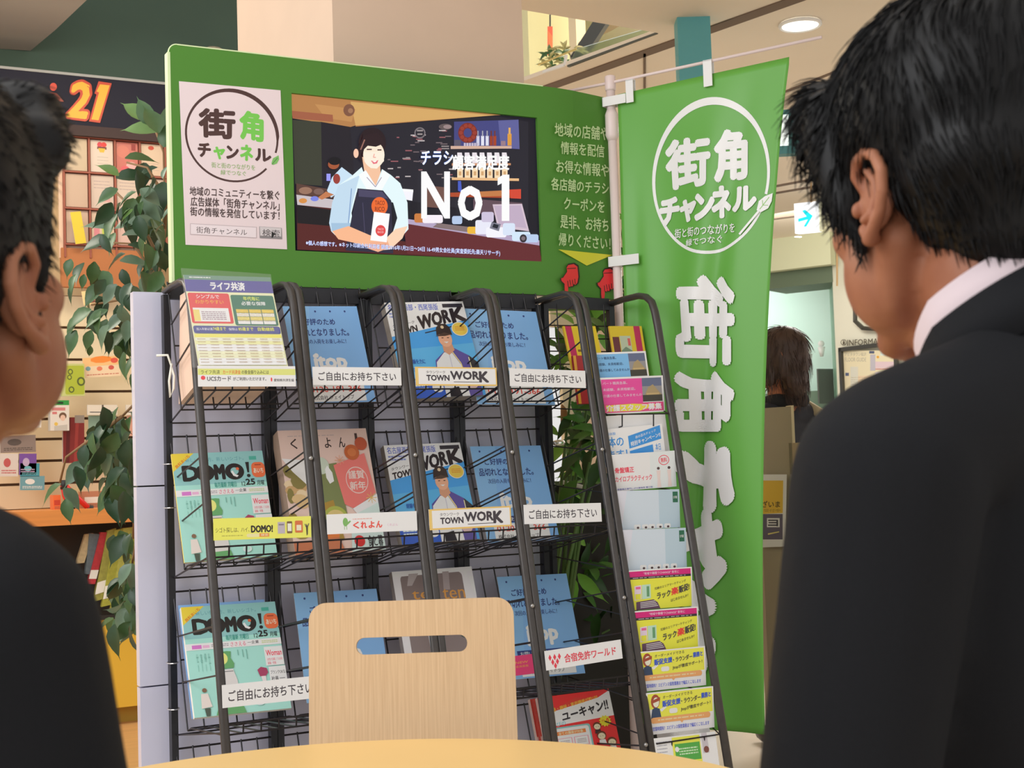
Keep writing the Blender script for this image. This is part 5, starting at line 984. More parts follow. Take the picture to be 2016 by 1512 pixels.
# ============================================================ SHOP ON THE LEFT
YS = 3.17
def sp(u, v, Y=YS): return atY(u, v, Y)
def thing_art(name, quad, Y, draw, label, cat, t=.004, base=(220, 210, 196), group=None, k=1.05):
    TL, TR, BL = quad; M, w, h = flatframe(TL, TR, BL, Y); A = unit(w, h, k=k); A.slab(w, h, t, base); draw(A)
    o = A.build(name); o.matrix_world = M; tag(o, label, cat, group); return o
# fascia with the number 21
fas = empty('shop_fascia', (0, YS, 0)); z0, z1 = sp(200, 252)[2], sp(240, 157)[2]
b = MB(); b.box((-1.6, 0, z0), (1.2, .05, z1)); o = b.build('panel', mat('navy_fascia', (38, 38, 54), .6, k=.8, spec=.2), fas)
b = MB(); b.box((-1.6, -.004, z1-.004), (1.2, .05, z1+.008)); b.build('top_edge', mat('edge_grey', (130, 130, 130), .5), fas)
pf = pxmap(Matrix.Translation((0, YS-.004, 0)))
A = Art(pf, k=.85)
for t_, c_, bd in (('o', (196, 60, 36), .13), ('o', (230, 170, 40), .08)): pass
A.text(0, 0, 0, 0, '2', (196, 60, 30), .09, quad=[(140, 155), (192, 158), (174, 240), (126, 234)]); A.text(0, 0, 0, 0, '2', (230, 174, 40), .04, quad=[(143, 160), (188, 162), (171, 235), (129, 230)])
A.poly([(194, 160), (220, 164), (197, 242), (175, 239), (190, 186), (186, 184)], (196, 60, 30)); A.poly([(197, 166), (216, 168), (194, 237), (180, 235), (195, 182), (190, 180)], (230, 174, 40))
A.disc(105, 171, 7, (206, 60, 40), 8, 14); A.poly([(92, 180), (112, 184), (126, 200), (118, 200), (92, 190)], (150, 56, 40))
o = A.build('numeral_print', PRINT, fas); o.location = (0, -.004, 0)
tag(fas, 'navy shop fascia with yellow red-edged numerals above the card display', 'shop sign')
b = MB(); zz = sp(200, 272)[2]; b.box((-1.6, YS-.02, zz-.0), (1.2, YS+.04, z0)); struct(b.build('trim_8', mat('mauve_trim', (76, 62, 62), .7, k=.8, spec=.2)))
# card display: grid of cards
gx = [sp(u, 300)[0] for u in (126, 176, 227, 276, 326, 376)]; gz = [sp(230, v)[2] for v in (274, 343, 414, 484)]
b = MB(); b.box((gx[0]-.02, YS+.03, gz[3]-.06), (gx[5], YS+.05, gz[0]+.02)); bk = b.build('backing', mat('card_backing', (198, 172, 150), .6))
cdis = empty('card_display', (0, 0, 0)); bk.parent = cdis
for x in gx: b = MB(); b.box((x-.004, YS+.005, gz[3]-.06), (x+.004, YS+.03, gz[0])); b.build('divider', mat('card_divider', (128, 70, 56), .6), cdis)
for z in gz: b = MB(); b.box((gx[0], YS, z-.004), (gx[5], YS+.03, z+.003)); b.build('ledge', mat('card_divider', (128, 70, 56), .6), cdis)
tag(cdis, 'card display with reddish-brown dividers under the navy fascia', 'display')
CC = [[((196, 176, 150), None), ((214, 196, 184), 'lion'), ((196, 110, 100), 'pink'), ((216, 190, 166), 'red'), ((220, 190, 160), 'dot')],
      [((198, 170, 150), None), ((206, 186, 174), 'lines'), ((210, 190, 176), 'lines'), ((206, 184, 170), 'lines'), ((212, 190, 170), 'lines')],
      [((206, 180, 160), None), ((214, 190, 168), 'green'), ((214, 180, 170), 'lines'), ((200, 180, 130), 'tan'), ((210, 190, 170), 'lines')]]
NM = {'lion': 'card with a red and yellow mask drawing', 'pink': 'pink-red flower card', 'red': 'cream card with a red figure', 'dot': 'cream card with an orange-red ball', 'green': 'cream card with lime green print', 'tan': 'tan card low behind the plant'}
for j in range(3):
    for i in range(5):
        c, kd = CC[j][i]
        M, w, h = frame((gx[i]+.008, YS+.015, gz[j]-.008), (gx[i+1]-.008, YS+.015, gz[j]-.008), (gx[i]+.008, YS+.015, gz[j+1]+.008)); A = unit(w, h, k=.95); A.slab(w, h, .002, c)
        if kd == 'lion': A.disc(.42, .14, .12, (206, 50, 70), .09, 12); A.disc(.60, .13, .13, (214, 50, 50), .08, 12); A.rect(.3, .2, .72, .28, (110, 50, 50)); A.poly([(.34, .25), (.66, .25), (.6, .38), (.42, .38)], (226, 176, 50)); A.fill(.3, .5, .8, .9, 4, (170, 160, 150), .15)
        elif kd == 'pink': A.disc(.3, .3, .3, (206, 120, 104), .2); A.disc(.7, .75, .25, (226, 170, 170), .14); A.disc(.4, .85, .2, (210, 90, 100), .1); A.rect(.7, .05, .9, .25, (150, 50, 50))
        elif kd == 'red': A.disc(.45, .12, .14, (196, 70, 50), .07, 8); A.fill(.2, .6, .8, .9, 3, (180, 160, 150), .15)
        elif kd == 'dot': A.disc(.35, .15, .2, (214, 90, 50), .1)
        elif kd == 'green': A.poly([(.4, .2), (.75, .05), (.9, .6), (.5, .95)], (190, 200, 90)); A.rect(.1, .5, .35, .8, (220, 140, 150))
        elif kd == 'lines': A.fill(.12, .15, .85, .45, 3, (170, 150, 150), .2); A.rect(.55, .65, .85, .8, (214, 160, 160))
        row_ = ('top', 'middle', 'bottom')[j]; col_ = ('first', 'second', 'third', 'fourth', 'fifth')[i]
        o = A.build('greeting_card'); o.matrix_world = M; tag(o, (NM.get(kd, 'pale card').replace('card with a red and yellow mask drawing', 'red and yellow mask card'))+', '+col_+' in the '+row_+' row of the display', 'card', 'cards in the shop display')
thing_art('greeting_card', ((138, 418), (159, 416), (136, 482)), YS-.03, lambda A: A.rect(0, 0, 1, 1, (214, 190, 60)), 'bright yellow packet beside the dark hair of the left man', 'card')
# brown panel and slat wall
b = MB(); p, q = sp(120, 488, YS+.02), sp(300, 570, YS+.02); b.box((p[0], YS+.01, q[2]), (q[0], YS+.05, p[2])); struct(b.build('trim_9', mat('orange_brown_wood', (166, 104, 62), .5, k=1.2)))
M_SLAT = mat('slat_wall_cream', (222, 204, 170), .6, k=1.08)
sw = empty('slat_wall', (0, YS+.12, 0)); lv = [575, 640, 704, 768, 822, 862, 905, 950, 1001]
for i in range(len(lv)-1):
    zt_, zb2 = sp(150, lv[i])[2], sp(150, lv[i+1])[2]; b = MB(); b.box((-1.4, -.01, zb2+.006), (1.1, .01, zt_-.006)); b.build('slat', M_SLAT, sw)
b = MB(); b.box((-1.4, .012, sp(150, 1001)[2]), (1.1, .03, sp(150, 575)[2])); b.build('groove_backing', mat('groove_dark', (92, 66, 44), .7), sw)
tag(sw, 'cream slat wall with dark grooves carrying the hanging goods', 'wall panel')
def pack(quad, draw, label, Y=YS, cat='package', t=.02, base=(200, 200, 200), name='hanging_pack'):
    return thing_art(name, quad, Y, draw, label, cat, t, base, 'hanging goods on the slat wall')
def rc(c): return lambda A: A.rect(0, 0, 1, 1, c)
def lime(A):
    A.rect(0, 0, 1, 1, (196, 200, 130)); A.rrect(.2, .06, .98, .95, .06, (172, 184, 60), .06)
    for x, y, r_ in ((.42, .25, .09), (.38, .42, .08), (.45, .8, .1), (.85, .55, .14)): A.disc(x, y, r_*1.2, (90, 100, 50), r_); A.disc(x, y, r_*.7, (172, 184, 60), r_*.6)
pack(((118, 716), (166, 716), (121, 780)), lime, 'lime green pack with dark circles hanging under the plant', YS-.05)
pack(((84, 708), (112, 706), (80, 778)), lambda A: (A.rect(0, 0, 1, 1, (70, 96, 146)), A.disc(.5, .3, .3, (110, 150, 190), .15), A.disc(.5, .65, .3, (200, 150, 180), .1), A.rect(0, .85, 1, 1, (40, 130, 150))), 'blue patterned pack hanging beside the left man', YS-.03)
def white_pack(A):
    A.rect(0, 0, 1, .16, (50, 150, 70)); A.rrect(.3, .05, .7, .12, .05, (26, 60, 36), .03); A.rect(0, .16, 1, 1, (224, 216, 206)); A.rect(.08, .24, .8, .34, (206, 130, 130)); A.rect(.1, .38, .35, .46, (206, 120, 120)); A.disc(.66, .52, .2, (110, 80, 60), .12); A.disc(.66, .58, .14, (226, 190, 170), .1); A.disc(.3, .78, .1, (226, 190, 90), .06); A.poly([(.2, .85), (.9, .8), (.9, 1), (.2, 1)], (196, 190, 180))
pack(((48, 789), (81, 789), (48, 842)), white_pack, 'white pack with a green hanger, left of two alike', YS-.06)
pack(((99, 788), (136, 788), (99, 848)), white_pack, 'white pack with a green hanger, right of two alike', YS-.08, t=.06)
pack(((2, 812), (46, 810), (4, 853)), lambda A: (A.rect(0, 0, 1, 1, (222, 84, 130)), A.poly([(.22, .0), (.62, .0), (.6, .8), (.2, .8)], (232, 196, 186)), A.disc(.45, .25, .14, (226, 190, 130), .2)), 'hot pink pack hanging at the left edge', YS-.07)
pack(((166, 722), (236, 718), (166, 744)), lambda A: (A.rect(0, 0, 1, 1, (236, 210, 176)), A.disc(.1, .2, .07, (120, 160, 170), .2), A.disc(.42, .25, .08, (226, 130, 100), .2), A.disc(.75, .2, .08, (206, 90, 80), .2), A.fill(.05, .7, .95, .85, 1, (200, 110, 90))), 'cream garland card with coloured balls hanging under the plant', YS-.02, t=.004)
pack(((162, 705), (235, 700), (168, 722)), lambda A: (A.rect(0, 0, 1, 1, (240, 190, 130)), A.disc(.5, .3, .3, (240, 140, 60), .4, 9), A.disc(.85, .5, .1, (220, 90, 70), .3)), 'orange flower card above the garland', YS-.015, t=.003)
pack(((160, 574), (192, 570), (158, 602)), lambda A: (A.rect(0, 0, 1, 1, (246, 206, 150)), A.poly([(.1, .9), (.5, .1), (.9, .5), (.6, .9)], (210, 90, 60)), A.poly([(.3, .9), (.6, .5), (.8, .9)], (120, 70, 60))), 'red and white paper crane card in the brightly lit shelf', YS-.02, t=.003)
for i, (x0, x1) in enumerate(((172, 231), (248, 300))):
    pack(((x0, 797), (x1, 797), (x0, 817)), lambda A: (A.rect(0, 0, 1, 1, (226, 216, 200)), A.rect(.08, .68, .92, .76, (50, 50, 60)), A.rect(.48, 0, .54, .35, (90, 80, 70))), ('left' if i == 0 else 'right')+' white label holder with a dark line on the slat wall', YS-.04, 'label holder', .01, name='label_holder')
    pack(((x0+2, 818), (x1-2, 818), (x0+2, 850+8*i)), rc((136, 166, 148) if i == 0 else (214, 160, 140)), ('sage green' if i == 0 else 'salmon')+' sheet hanging under the '+('left' if i == 0 else 'right')+' label holder', YS-.02, 'sheet', .004, name='paper_sheet')
pack(((124, 822), (166, 822), (116, 912)), lambda A: (A.rect(0, 0, 1, 1, (130, 44, 44)), A.poly([(.2, 0), (.35, 0), (.3, 1), (.1, 1)], (96, 30, 34)), A.poly([(.6, 0), (.75, 0), (.65, 1), (.5, 1)], (156, 60, 56)), A.rect(.55, -.05, 1, .12, (150, 140, 130))), 'dark red cloth hanging between the white pack and the plant', YS-.03)
for (q, c, c2, l) in ((((0, 893), (36, 893), (2, 938)), (214, 204, 196), (190, 90, 90), 'white pack with a red dot hanging at the left edge'), (((38, 893), (72, 893), (38, 935)), (120, 80, 160), (190, 170, 200), 'purple-topped pack on the lower hook row'), (((40, 912), (78, 912), (42, 938)), (70, 150, 166), (110, 180, 190), 'teal pack low on the slat wall'), (((0, 858), (70, 856), (0, 892)), (140, 124, 116), (90, 80, 76), 'row of grey brown packs behind the pink pack'), (((40, 937), (88, 937), (44, 965)), (110, 160, 170), (226, 226, 220), 'pale blue patterned pack above the black shoulder')):
    pack(q, (lambda c, c2: lambda A: (A.rect(0, 0, 1, 1, c), A.disc(.4, .4, .2, c2, .2, 12), A.fill(.1, .7, .9, .9, 2, c2)))(c, c2), l, YS-.05)
# wooden shelf with boxes and red tripod legs
b = MB(); p, q = sp(100, 1002), sp(320, 1020); b.box((-.6, YS-.30, q[2]), (1.0, YS+.12, p[2])); b.box((-.6, YS+.02, sp(200, 1210)[2]), (1.0, YS+.10, q[2]))
o = b.build('shop_shelf', mat('orange_wood', (214, 140, 74), .45, k=1.2, noise=.1, nscale=5, stretch=(1, 12, 12))); tag(o, 'orange wooden shop shelf below the slat wall', 'shelf')
zs_ = sp(200, 1002)[2]
def sbox(u0, u1, v0, c, c2, label, Y=YS-.16):
    P, Q = atY(u0, 1001, Y), atY(u1, 1001, Y); ht = atY(u0, v0, Y)[2]-zs_
    M, w, h = frame((P[0], Y, zs_+ht), (Q[0], Y, zs_+ht), (P[0], Y, zs_+.001)); A = unit(w, h, k=1.25); A.slab(w, h, .08, c); A.rect(.12, .3, .9, .62, c2); A.fill(.15, .68, .85, .85, 2, (120, 90, 80)); o = A.build('small_box'); o.matrix_world = M; tag(o, label, 'box', 'boxes on the orange shelf')
sbox(162, 201, 968, (176, 120, 92), (214, 210, 200), 'brown box with a white label on the orange shelf'); sbox(203, 241, 968, (206, 180, 166), (226, 214, 206), 'pale pink box beside the brown box on the orange shelf'); sbox(244, 262, 972, (200, 176, 120), (226, 214, 206), 'narrow tan box half behind the plant'); sbox(105, 120, 975, (226, 110, 60), (190, 70, 50), 'small orange box at the left of the red legs'); sbox(128, 158, 962, (196, 176, 130), (190, 90, 60), 'cream drawing box behind the red legs', YS-.05)
tr = empty('mini_tripod', tuple(atY(150, 1001, YS-.2))); ti = V3(tr.location)
for pts in (((124, 956), (128, 976), (138, 998)), ((128, 956), (150, 978), (174, 1000))):
    P = [atY(u, v, YS-.2)-ti for u, v in pts]; b = MB(); b.tube(P, .012, 8); b.build('leg', mat('red_rubber', (206, 40, 40), .4, k=1.2), tr, True)
    b = MB(); b.tube([P[-1]-[0.006, 0, 0], P[-1]+[.02, 0, -.002]], .012, 8); b.build('foot', mat('black_rubber', (30, 30, 32), .5), tr, True)
b = MB(); P = atY(126, 945, YS-.2)-ti; b.tube([P, P+[0, 0, -.04]], .016, 8); b.build('head', mat('black_rubber', (30, 30, 32), .5), tr, True)
tag(tr, 'red bendy tripod standing on the orange shelf', 'tripod')
# rack of slanted packets over the yellow cabinet
b = MB(); p, q = sp(100, 1021), sp(320, 1210); b.box((-.6, YS-.02, q[2]), (1.0, YS+.015, p[2])); struct(b.build('shelf_shade_sheet', mat('shelf_shadow_black', (36, 30, 26), .7)))  # black sheet standing in for the shade below the shelf
Yp = YS-.16
pk = [((168, 1052), (184, 1050), (150, 1110), (196, 180, 140)), ((176, 1050), (198, 1052), (168, 1130), (100, 116, 126)), ((198, 1048), (213, 1048), (172, 1150), (186, 56, 66)), ((212, 1045), (229, 1040), (184, 1185), (158, 158, 78)), ((226, 1044), (245, 1040), (200, 1195), (166, 168, 70)), ((243, 1040), (268, 1037), (218, 1200), (176, 178, 88)), ((262, 1038), (286, 1036), (244, 1200), (150, 156, 70))]
for i, (a_, b_, c_, cc) in enumerate(pk):
    P0, P1, P2 = atY(*a_, Yp-.01*i), atY(*b_, Yp-.01*i), atY(*c_, Yp-.01*i-.03)
    ex = P1-P0; v = [P0, P1, P1+(P2-P0), P2]; m = bpy.data.meshes.new('packet'); w_ = np.linalg.norm(ex)
    A = Art(lambda x, y: (x, y)); q = [(0, 0), (1, 0), (1, 1), (0, 1)]
    ob = V3(P0); loc = [p-ob for p in v]
    bb = MB(); bb.add(loc+[p+[0, .03, 0] for p in loc], [(0, 3, 2, 1), (4, 5, 6, 7), (0, 1, 5, 4), (1, 2, 6, 5), (2, 3, 7, 6), (3, 0, 4, 7)])
    o = bb.build('paper_packet', mat('packet_%d' % i, cc, .35, k=1.2, noise=.25, nscale=60)); o.location = P0
    lw_ = [loc[3]+(loc[0]-loc[3])*.10, loc[2]+(loc[1]-loc[2])*.10, loc[2]+(loc[1]-loc[2])*.27, loc[3]+(loc[0]-loc[3])*.27]
    if i > 1:
        b2 = MB(); b2.add([p*1.0+[0, -.002, 0] for p in lw_], [(0, 1, 2, 3)]); b2.build('label', mat('packet_label', (214, 208, 200), .5), o)
    tag(o, ['cream packet leaning in the lower shop rack beside the black sleeve', 'grey blue packet leaning behind the red packet', 'red packet leaning in the lower shop rack', 'olive packet right of the red packet', 'yellow-green packet in the middle of the lower shop rack', 'wide pale lime packet of the lower shop rack', 'olive packet half behind the plant beside the white panel'][i], 'packet', 'slanted packets in the lower shop rack')
b = MB(); z2 = sp(210, 1211)[2]; b.box((-.8, YS-.2, z2-.0), (1.05, YS-.18, z2+.02)); tag(b.build('packet_ledge', mat('ledge_black', (40, 40, 40), .5)), 'thin dark ledge holding the slanted packets', 'ledge')
cab = empty('yellow_cabinet', (0, YS, 0)); z3 = sp(210, 1382)[2]
b = MB(); b.box((-.8, -.19, z3), (1.05, .30, z2-.001)); b.build('body', mat('yellow_laminate', (218, 178, 62), .45, k=1.2), cab)
b = MB(); b.box((-.78, -.12, 0), (1.03, .28, z3)); b.build('plinth', mat('yellow_plinth', (170, 140, 54), .5, k=1.1), cab); tag(cab, 'yellow shop cabinet with a recessed plinth', 'cabinet')

# ============================================================ RIGHT BACKGROUND THINGS
# arrow sign
M, w, h = frame(atD(1563, 401, 10.0), atD(1607, 396, 9.9), atD(1565, 460, 10.0))
A = unit(w, h, emis=True); A.slab(w, h, .08, (250, 252, 250), 1.0); CY = (0, 214, 222)
A.poly([(.17, .52), (.55, .47), (.36, .27), (.48, .24), (.82, .47), (.52, .80), (.40, .80), (.60, .57), (.17, .62)], CY)
o = A.build('arrow_sign', LIT); o.matrix_world = M; tag(o, 'white lightbox sign with a cyan arrow pointing right', 'sign')
M, w, h = frame(atD(1608, 390, 9.95), atD(1622, 389, 9.9), atD(1609, 456, 9.95)); A = unit(w, h); A.slab(w, h, .08, (232, 206, 174)); o = A.build('blank_sign'); o.matrix_world = M; tag(o, 'blank cream panel next to the arrow sign', 'sign')
b = MB(); p = atD(1572, 465, 9.9); b.box((p[0]-.02, p[1], p[2]-.006), (p[0]+.03, p[1]+.02, p[2])); tag(b.build('small_lamp', mat('lamp_glow', (255, 250, 235), .5)), 'tiny bright lamp slit under the arrow sign', 'lamp')
# teal framed light box behind the banner
M, w, h = frame(atD(1219, 236, 5.95), atD(1574, 214, 5.75), atD(1221, 320, 5.95))
lbx = empty('light_box'); lbx.matrix_world = M; TEA = mat('teal_frame', (70, 130, 136), .5, k=1.3)
b = MB(); b.box((0, 0, -h*.10), (w, .08, 0)); b.build('frame_rail', TEA, lbx); b = MB(); b.box((0, 0, -h), (w, .08, -h*.82)); b.build('frame_rail', TEA, lbx)
for x in (0, w-.045): b = MB(); b.box((x, 0, -h*.82), (x+(.045 if x else .012), .08, -h*.10)); b.build('frame_rail', TEA, lbx)
b = MB(); b.box((.012, .01, -h*.82), (w-.045, .07, -h*.10)); b.build('lit_face', mat('lit_face', (235, 245, 240), .5, emit=1.1), lbx)
tag(lbx, 'teal-framed white light box hanging behind the banner, only its ends showing', 'light box')
# information lettering and notice board on the cream wall
P_, Q_ = atD(1641, 600, 12.18), atD(1792, 600, 11.38)
wd = (Q_-P_)[:2]; wd = wd/np.linalg.norm(wd); wn = np.array([wd[1], -wd[0]])
Mi_ = Matrix(((wd[0], -wn[0], 0, P_[0]+wn[0]*.02), (wd[1], -wn[1], 0, P_[1]+wn[1]*.02), (0, 0, 1, 0), (0, 0, 0, 1))); pmi = pxmap(Mi_)
A = Art(pmi); DKB = (72, 64, 44); A.ring(lambda t: (1661+6*math.cos(t), 674+6*math.sin(t)), lambda t: (1661+4.8*math.cos(t), 674+4.8*math.sin(t)), DKB, 20); A.text(1659, 670, 1663.5, 678, 'i', DKB, .03); A.text(0, 0, 0, 0, 'INFORMATION', DKB, .02, quad=[(1668, 669), (1762, 664), (1762, 676), (1668, 681)])
o = A.build('wall_lettering'); o.matrix_world = Mi_; tag(o, 'dark INFORMATION lettering on the cream wall above the notice board', 'lettering')
nb = empty('notice_board'); nb.matrix_world = Mi_
x0, z1 = pmi(1655, 685); x1, z0 = pmi(1775, 800); FR = mat('notice_frame', (52, 52, 48), .4)
for q in ((x0, z0, x0+.035, z1), (x1-.035, z0, x1, z1), (x0, z1-.035, x1, z1), (x0, z0, x1, z0+.035)): b = MB(); b.box((q[0], -.03, q[1]), (q[2], 0, q[3])); b.build('frame_bar', FR, nb)
A = Art(pmi); A.rect(1660, 690, 1771, 796, (206, 198, 170)); A.text(1664, 694, 1706, 701, 'アピタタウン稲沢', (150, 146, 130), .0); A.text(1664, 704, 1706, 712, 'FLOOR GUIDE', (160, 156, 140), .01)
for q, c in (((1712, 691, 1722, 696), (70, 80, 110)), ((1714, 698, 1724, 730), (170, 168, 180)), ((1734, 692, 1768, 700), (190, 214, 220)), ((1665, 734, 1672, 740), (80, 90, 120)), ((1675, 722, 1690, 760), (196, 196, 186)), ((1724, 712, 1768, 725), (200, 180, 190)), ((1673, 768, 1716, 771), (120, 120, 120)), ((1724, 733, 1768, 780), (198, 192, 206)), ((1690, 740, 1716, 768), (206, 186, 160)), ((1724, 726, 1766, 727.5), (170, 80, 110))): A.rect(*q, c)
A.disc(1729, 703, 2.5, (206, 150, 40)); A.fill(1676, 742, 1714, 768, 6, (170, 160, 130), .2)
o = A.build('notice_sheet', PRINT, nb); o.location = (0, -.004, 0); tag(nb, 'dark framed floor guide notice board on the cream wall', 'notice board')
hx = [(1687, 598), (1687, 632), (1702, 646), (1730, 648), (1745, 630), (1745, 598)]
bb = MB(); P = [pmi(*p) for p in hx]; bb.tube([(x, -.02, z) for x, z in P]+[(P[0][0], -.02, P[0][1])], .02, 6); o = bb.build('octagon_frame', FR); o.matrix_world = Mi_; A = Art(pmi); A.poly(hx, (206, 206, 190)); c = A.build('panel_face', PRINT, o); c.location = (0, -.01, 0); tag(o, 'pale panel with a dark angular frame peeking behind the jaw of the right man', 'sign')
# partitions by the banner, poster
P0, P1 = atD(1490, 800, 4.62), atD(1557, 800, 4.5)
b = MB(); b.prism([tuple(P0[:2]), tuple(P1[:2]), tuple(P1[:2]+[.02, .05]), tuple(P0[:2]+[.02, .05])], 2, 0, P1[2]); o = b.build('partition_panel', mat('partition_beige', (156, 146, 126), .6, k=1.25)); tag(o, 'beige partition panel right of the banner', 'partition')
dv = (P1-P0)[:2]; dv /= np.linalg.norm(dv)
b = MB(); b.prism([tuple(P1[:2]), tuple(P1[:2]+dv*.012), tuple(P1[:2]+dv*.012+[.02, .05]), tuple(P1[:2]+[.02, .05])], 2, 0, P1[2]+.003); b.build('edge_trim', M_CREAM, o)
Mp = Matrix(((dv[0], -dv[1], 0, P0[0]), (dv[1], dv[0], 0, P0[1]), (0, 0, 1, 0), (0, 0, 0, 1))) @ Matrix.Translation((0, -.012, 0)); pp = pxmap(Mp)
A = Art(pp); A.poly([(1496, 934), (1549, 934), (1547, 1076), (1496, 1078)], (214, 210, 214)); A.poly([(1500, 946), (1542, 946), (1541, 1010), (1500, 1012)], (212, 170, 66)); A.text(1500, 986, 1536, 999, 'ざいま', (70, 60, 40), .03); A.text(1504, 1002, 1536, 1008, '受付中', (150, 120, 60), .0); A.rect(1500, 1012, 1541, 1062, (92, 88, 106)); A.rect(1510, 1020, 1535, 1038, (226, 226, 226)); A.text(1512, 1023, 1532, 1036, 'ヨ', (60, 60, 70), .05); A.poly([(1512, 1050), (1534, 1046), (1534, 1048), (1512, 1053)], (200, 190, 120))
o = A.build('poster'); o.matrix_world = Mp; tag(o, 'white-edged yellow and violet poster on the beige partition', 'poster')
P2 = atD(1559, 872, 4.42); P3 = atD(1640, 855, 4.1)
b = MB(); b.prism([tuple(P2[:2]), tuple(P3[:2]), tuple(P3[:2]+[.02, .04]), tuple(P2[:2]+[.02, .04])], 2, 0, P2[2]); o = b.build('partition_panel', mat('partition_dark_glass', (96, 100, 84), .15, k=1.1)); tag(o, 'dark grey-green lower partition panel beside the right man sleeve', 'partition')
# small white wall fittings on the mint wall
for u, v, l in ((1617, 683, 'small round white fitting on the mint wall'), (1592, 697, 'white fitting on the mint wall beside the woman hair')):
    p = atD(u, v, 12.9); b = MB(); b.ball((0, 0, .03), (.03, .03, .03), 10, 6); b.tube([(0, 0, 0), (0, 0, -.09)], [.035, .015], 8); o = b.build('wall_fitting', mat('white_metal', (226, 224, 216), .4), smooth=True); o.location = p; tag(o, l, 'fitting')
b = MB(); p = atD(1622, 752, 12.7); b.box((p[0]-.08, p[1]-.02, p[2]-.2), (p[0]+.1, p[1], p[2]+.12)); tag(b.build('dark_poster', mat('dark_poster', (80, 84, 80), .5)), 'small dark poster on the grey-green counter front', 'poster')
# upper floor plants
r = random.Random(2)
up = empty('upper_plant', tuple(atD(1095, 130, 8.3))); upi = Matrix.Translation(up.location).inverted()
ul = leaf_mesh('upper_leaf', GB[1], .065, .026, .3, .6); ul2 = leaf_mesh('upper_leaf', mat('leaf_olive', (120, 116, 70), .5), .065, .02, .3, .6)
for i in range(46):
    P = atD(r.uniform(1076, 1118), r.uniform(98, 136), r.uniform(8.1, 8.6)); put_leaf(up, upi, r.choice([ul, ul2]), P, HR*r.uniform(-1, 1)+np.array([0, 0, r.uniform(-.4, 1)]), (-HF+np.array([0, 0, .5])).tolist())
for i in range(16):
    P = atD(r.uniform(1105, 1145), r.uniform(88, 105), r.uniform(8.1, 8.6)); put_leaf(up, upi, ul2, P, HR*r.uniform(-1, 1)+np.array([0, 0, r.uniform(-.4, 1)]), (-HF+np.array([0, 0, .5])).tolist())
tag(up, 'leafy plants behind the railing of the upper floor', 'plant')

# ============================================================ PEOPLE
def remesh(name, mb, voxel, smooth=4, m=None, parent=None, fac=.5):
    me = mb.mesh('tmp'); o = bpy.data.objects.new('tmp', me); COL.objects.link(o)
    rm = o.modifiers.new('r', 'REMESH'); rm.mode = 'VOXEL'; rm.voxel_size = voxel
    if smooth: s_ = o.modifiers.new('s', 'SMOOTH'); s_.iterations = smooth; s_.factor = fac
    dg = bpy.context.evaluated_depsgraph_get(); me2 = bpy.data.meshes.new_from_object(o.evaluated_get(dg)); me2.name = name
    bpy.data.objects.remove(o); bpy.data.meshes.remove(me); me2.materials.clear()
    return link(name, me2, m, parent, True)
def cap_(mb, a, b_, ra, rb, n=14):
    a, b_ = V3(a), V3(b_); d = b_-a; L = np.linalg.norm(d)+1e-9; d = d/L
    ks = [(-1, 0), (-.7, .71), (-.38, .92)]; pts = [a-d*ra*.999, a-d*ra*.7, a-d*ra*.38, a, b_, b_+d*rb*.38, b_+d*rb*.7, b_+d*rb*.999]; rr = [ra*.05, ra*.71, ra*.925, ra, rb, rb*.925, rb*.71, rb*.05]
    mb.tube(pts, rr, n); return mb
def chain(mb, pts, rs):
    for i in range(len(pts)-1): cap_(mb, pts[i], pts[i+1], rs[i], rs[i+1])
def xf(mb_src, M, dst):
    """append mb_src transformed by M to dst"""
    n = 0; V = np.concatenate(mb_src.v); Mx = np.array(M); V = V @ Mx[:3, :3].T+Mx[:3, 3]; dst.add(V, mb_src.f)
def ear_mb(side):
    b = MB(); s = side   # local: x outward, y forward, z up ; built then tilted
    path = [(.010, -.006), (.006, .004), (.013, .016), (.010, .027), (.000, .032), (-.011, .029), (-.019, .018), (-.020, .004), (-.016, -.010), (-.009, -.020), (-.003, -.028)]
    out = [0.004, .006, .010, .013, .016, .019, .021, .020, .017, .014, .010]
    P = [(s*o_, p, q) for (p, q), o_ in zip(path, out)]; chain(b, P, [.0036, .0036, .0038, .0042, .0044, .0044, .0044, .0042, .0042, .0046, .006])
    cap_(b, (s*.007, -.002, -.027), (s*.004, .006, -.021), .0065, .0055)
    anti = [(.001, .020), (-.007, .012), (-.010, .001), (-.006, -.010), (.001, -.015)]; chain(b, [(s*.0125, p, q) for p, q in anti], [.003, .0036, .0038, .0036, .0034])
    b.ball((s*.005, -.004, .004), (.006, .015, .026), 14, 10); b.ball((s*.007, .012, -.007), (.005, .0045, .006), 10, 8)
    return b
def head_mb(hs=1.0):
    b = MB(); B = lambda c, r: b.ball(c, r, 20, 14)
    B((0, -.012, .036), (.077, .098, .088)); B((0, .030, -.008), (.064, .062, .075)); B((0, .026, -.052), (.056, .058, .048)); B((0, .070, -.090), (.022, .019, .017))
    for s in (-1, 1):
        cap_(b, (s*.060, -.004, -.030), (s*.047, .020, -.070), .016, .014); cap_(b, (s*.047, .020, -.070), (s*.016, .068, -.092), .014, .014)
        B((s*.041, .058, -.014), (.024, .026, .020)); cap_(b, (s*.014, .083, .026), (s*.046, .068, .024), .009, .008); B((s*.009, .098, -.024), (.0075, .009, .007))
        cap_(b, (s*.045, .068, .006), (s*.018, .081, .004), .006, .006)
    for s in (-1, 1): B((s*.038, .036, -.046), (.030, .042, .046))
    cap_(b, (0, .086, .016), (0, .106, -.018), .0075, .0105); cap_(b, (-.016, .084, -.048), (.016, .084, -.048), .0065, .0065); cap_(b, (-.013, .083, -.058), (.013, .083, -.058), .007, .007); B((0, .074, -.05), (.034, .022, .026))
    return b
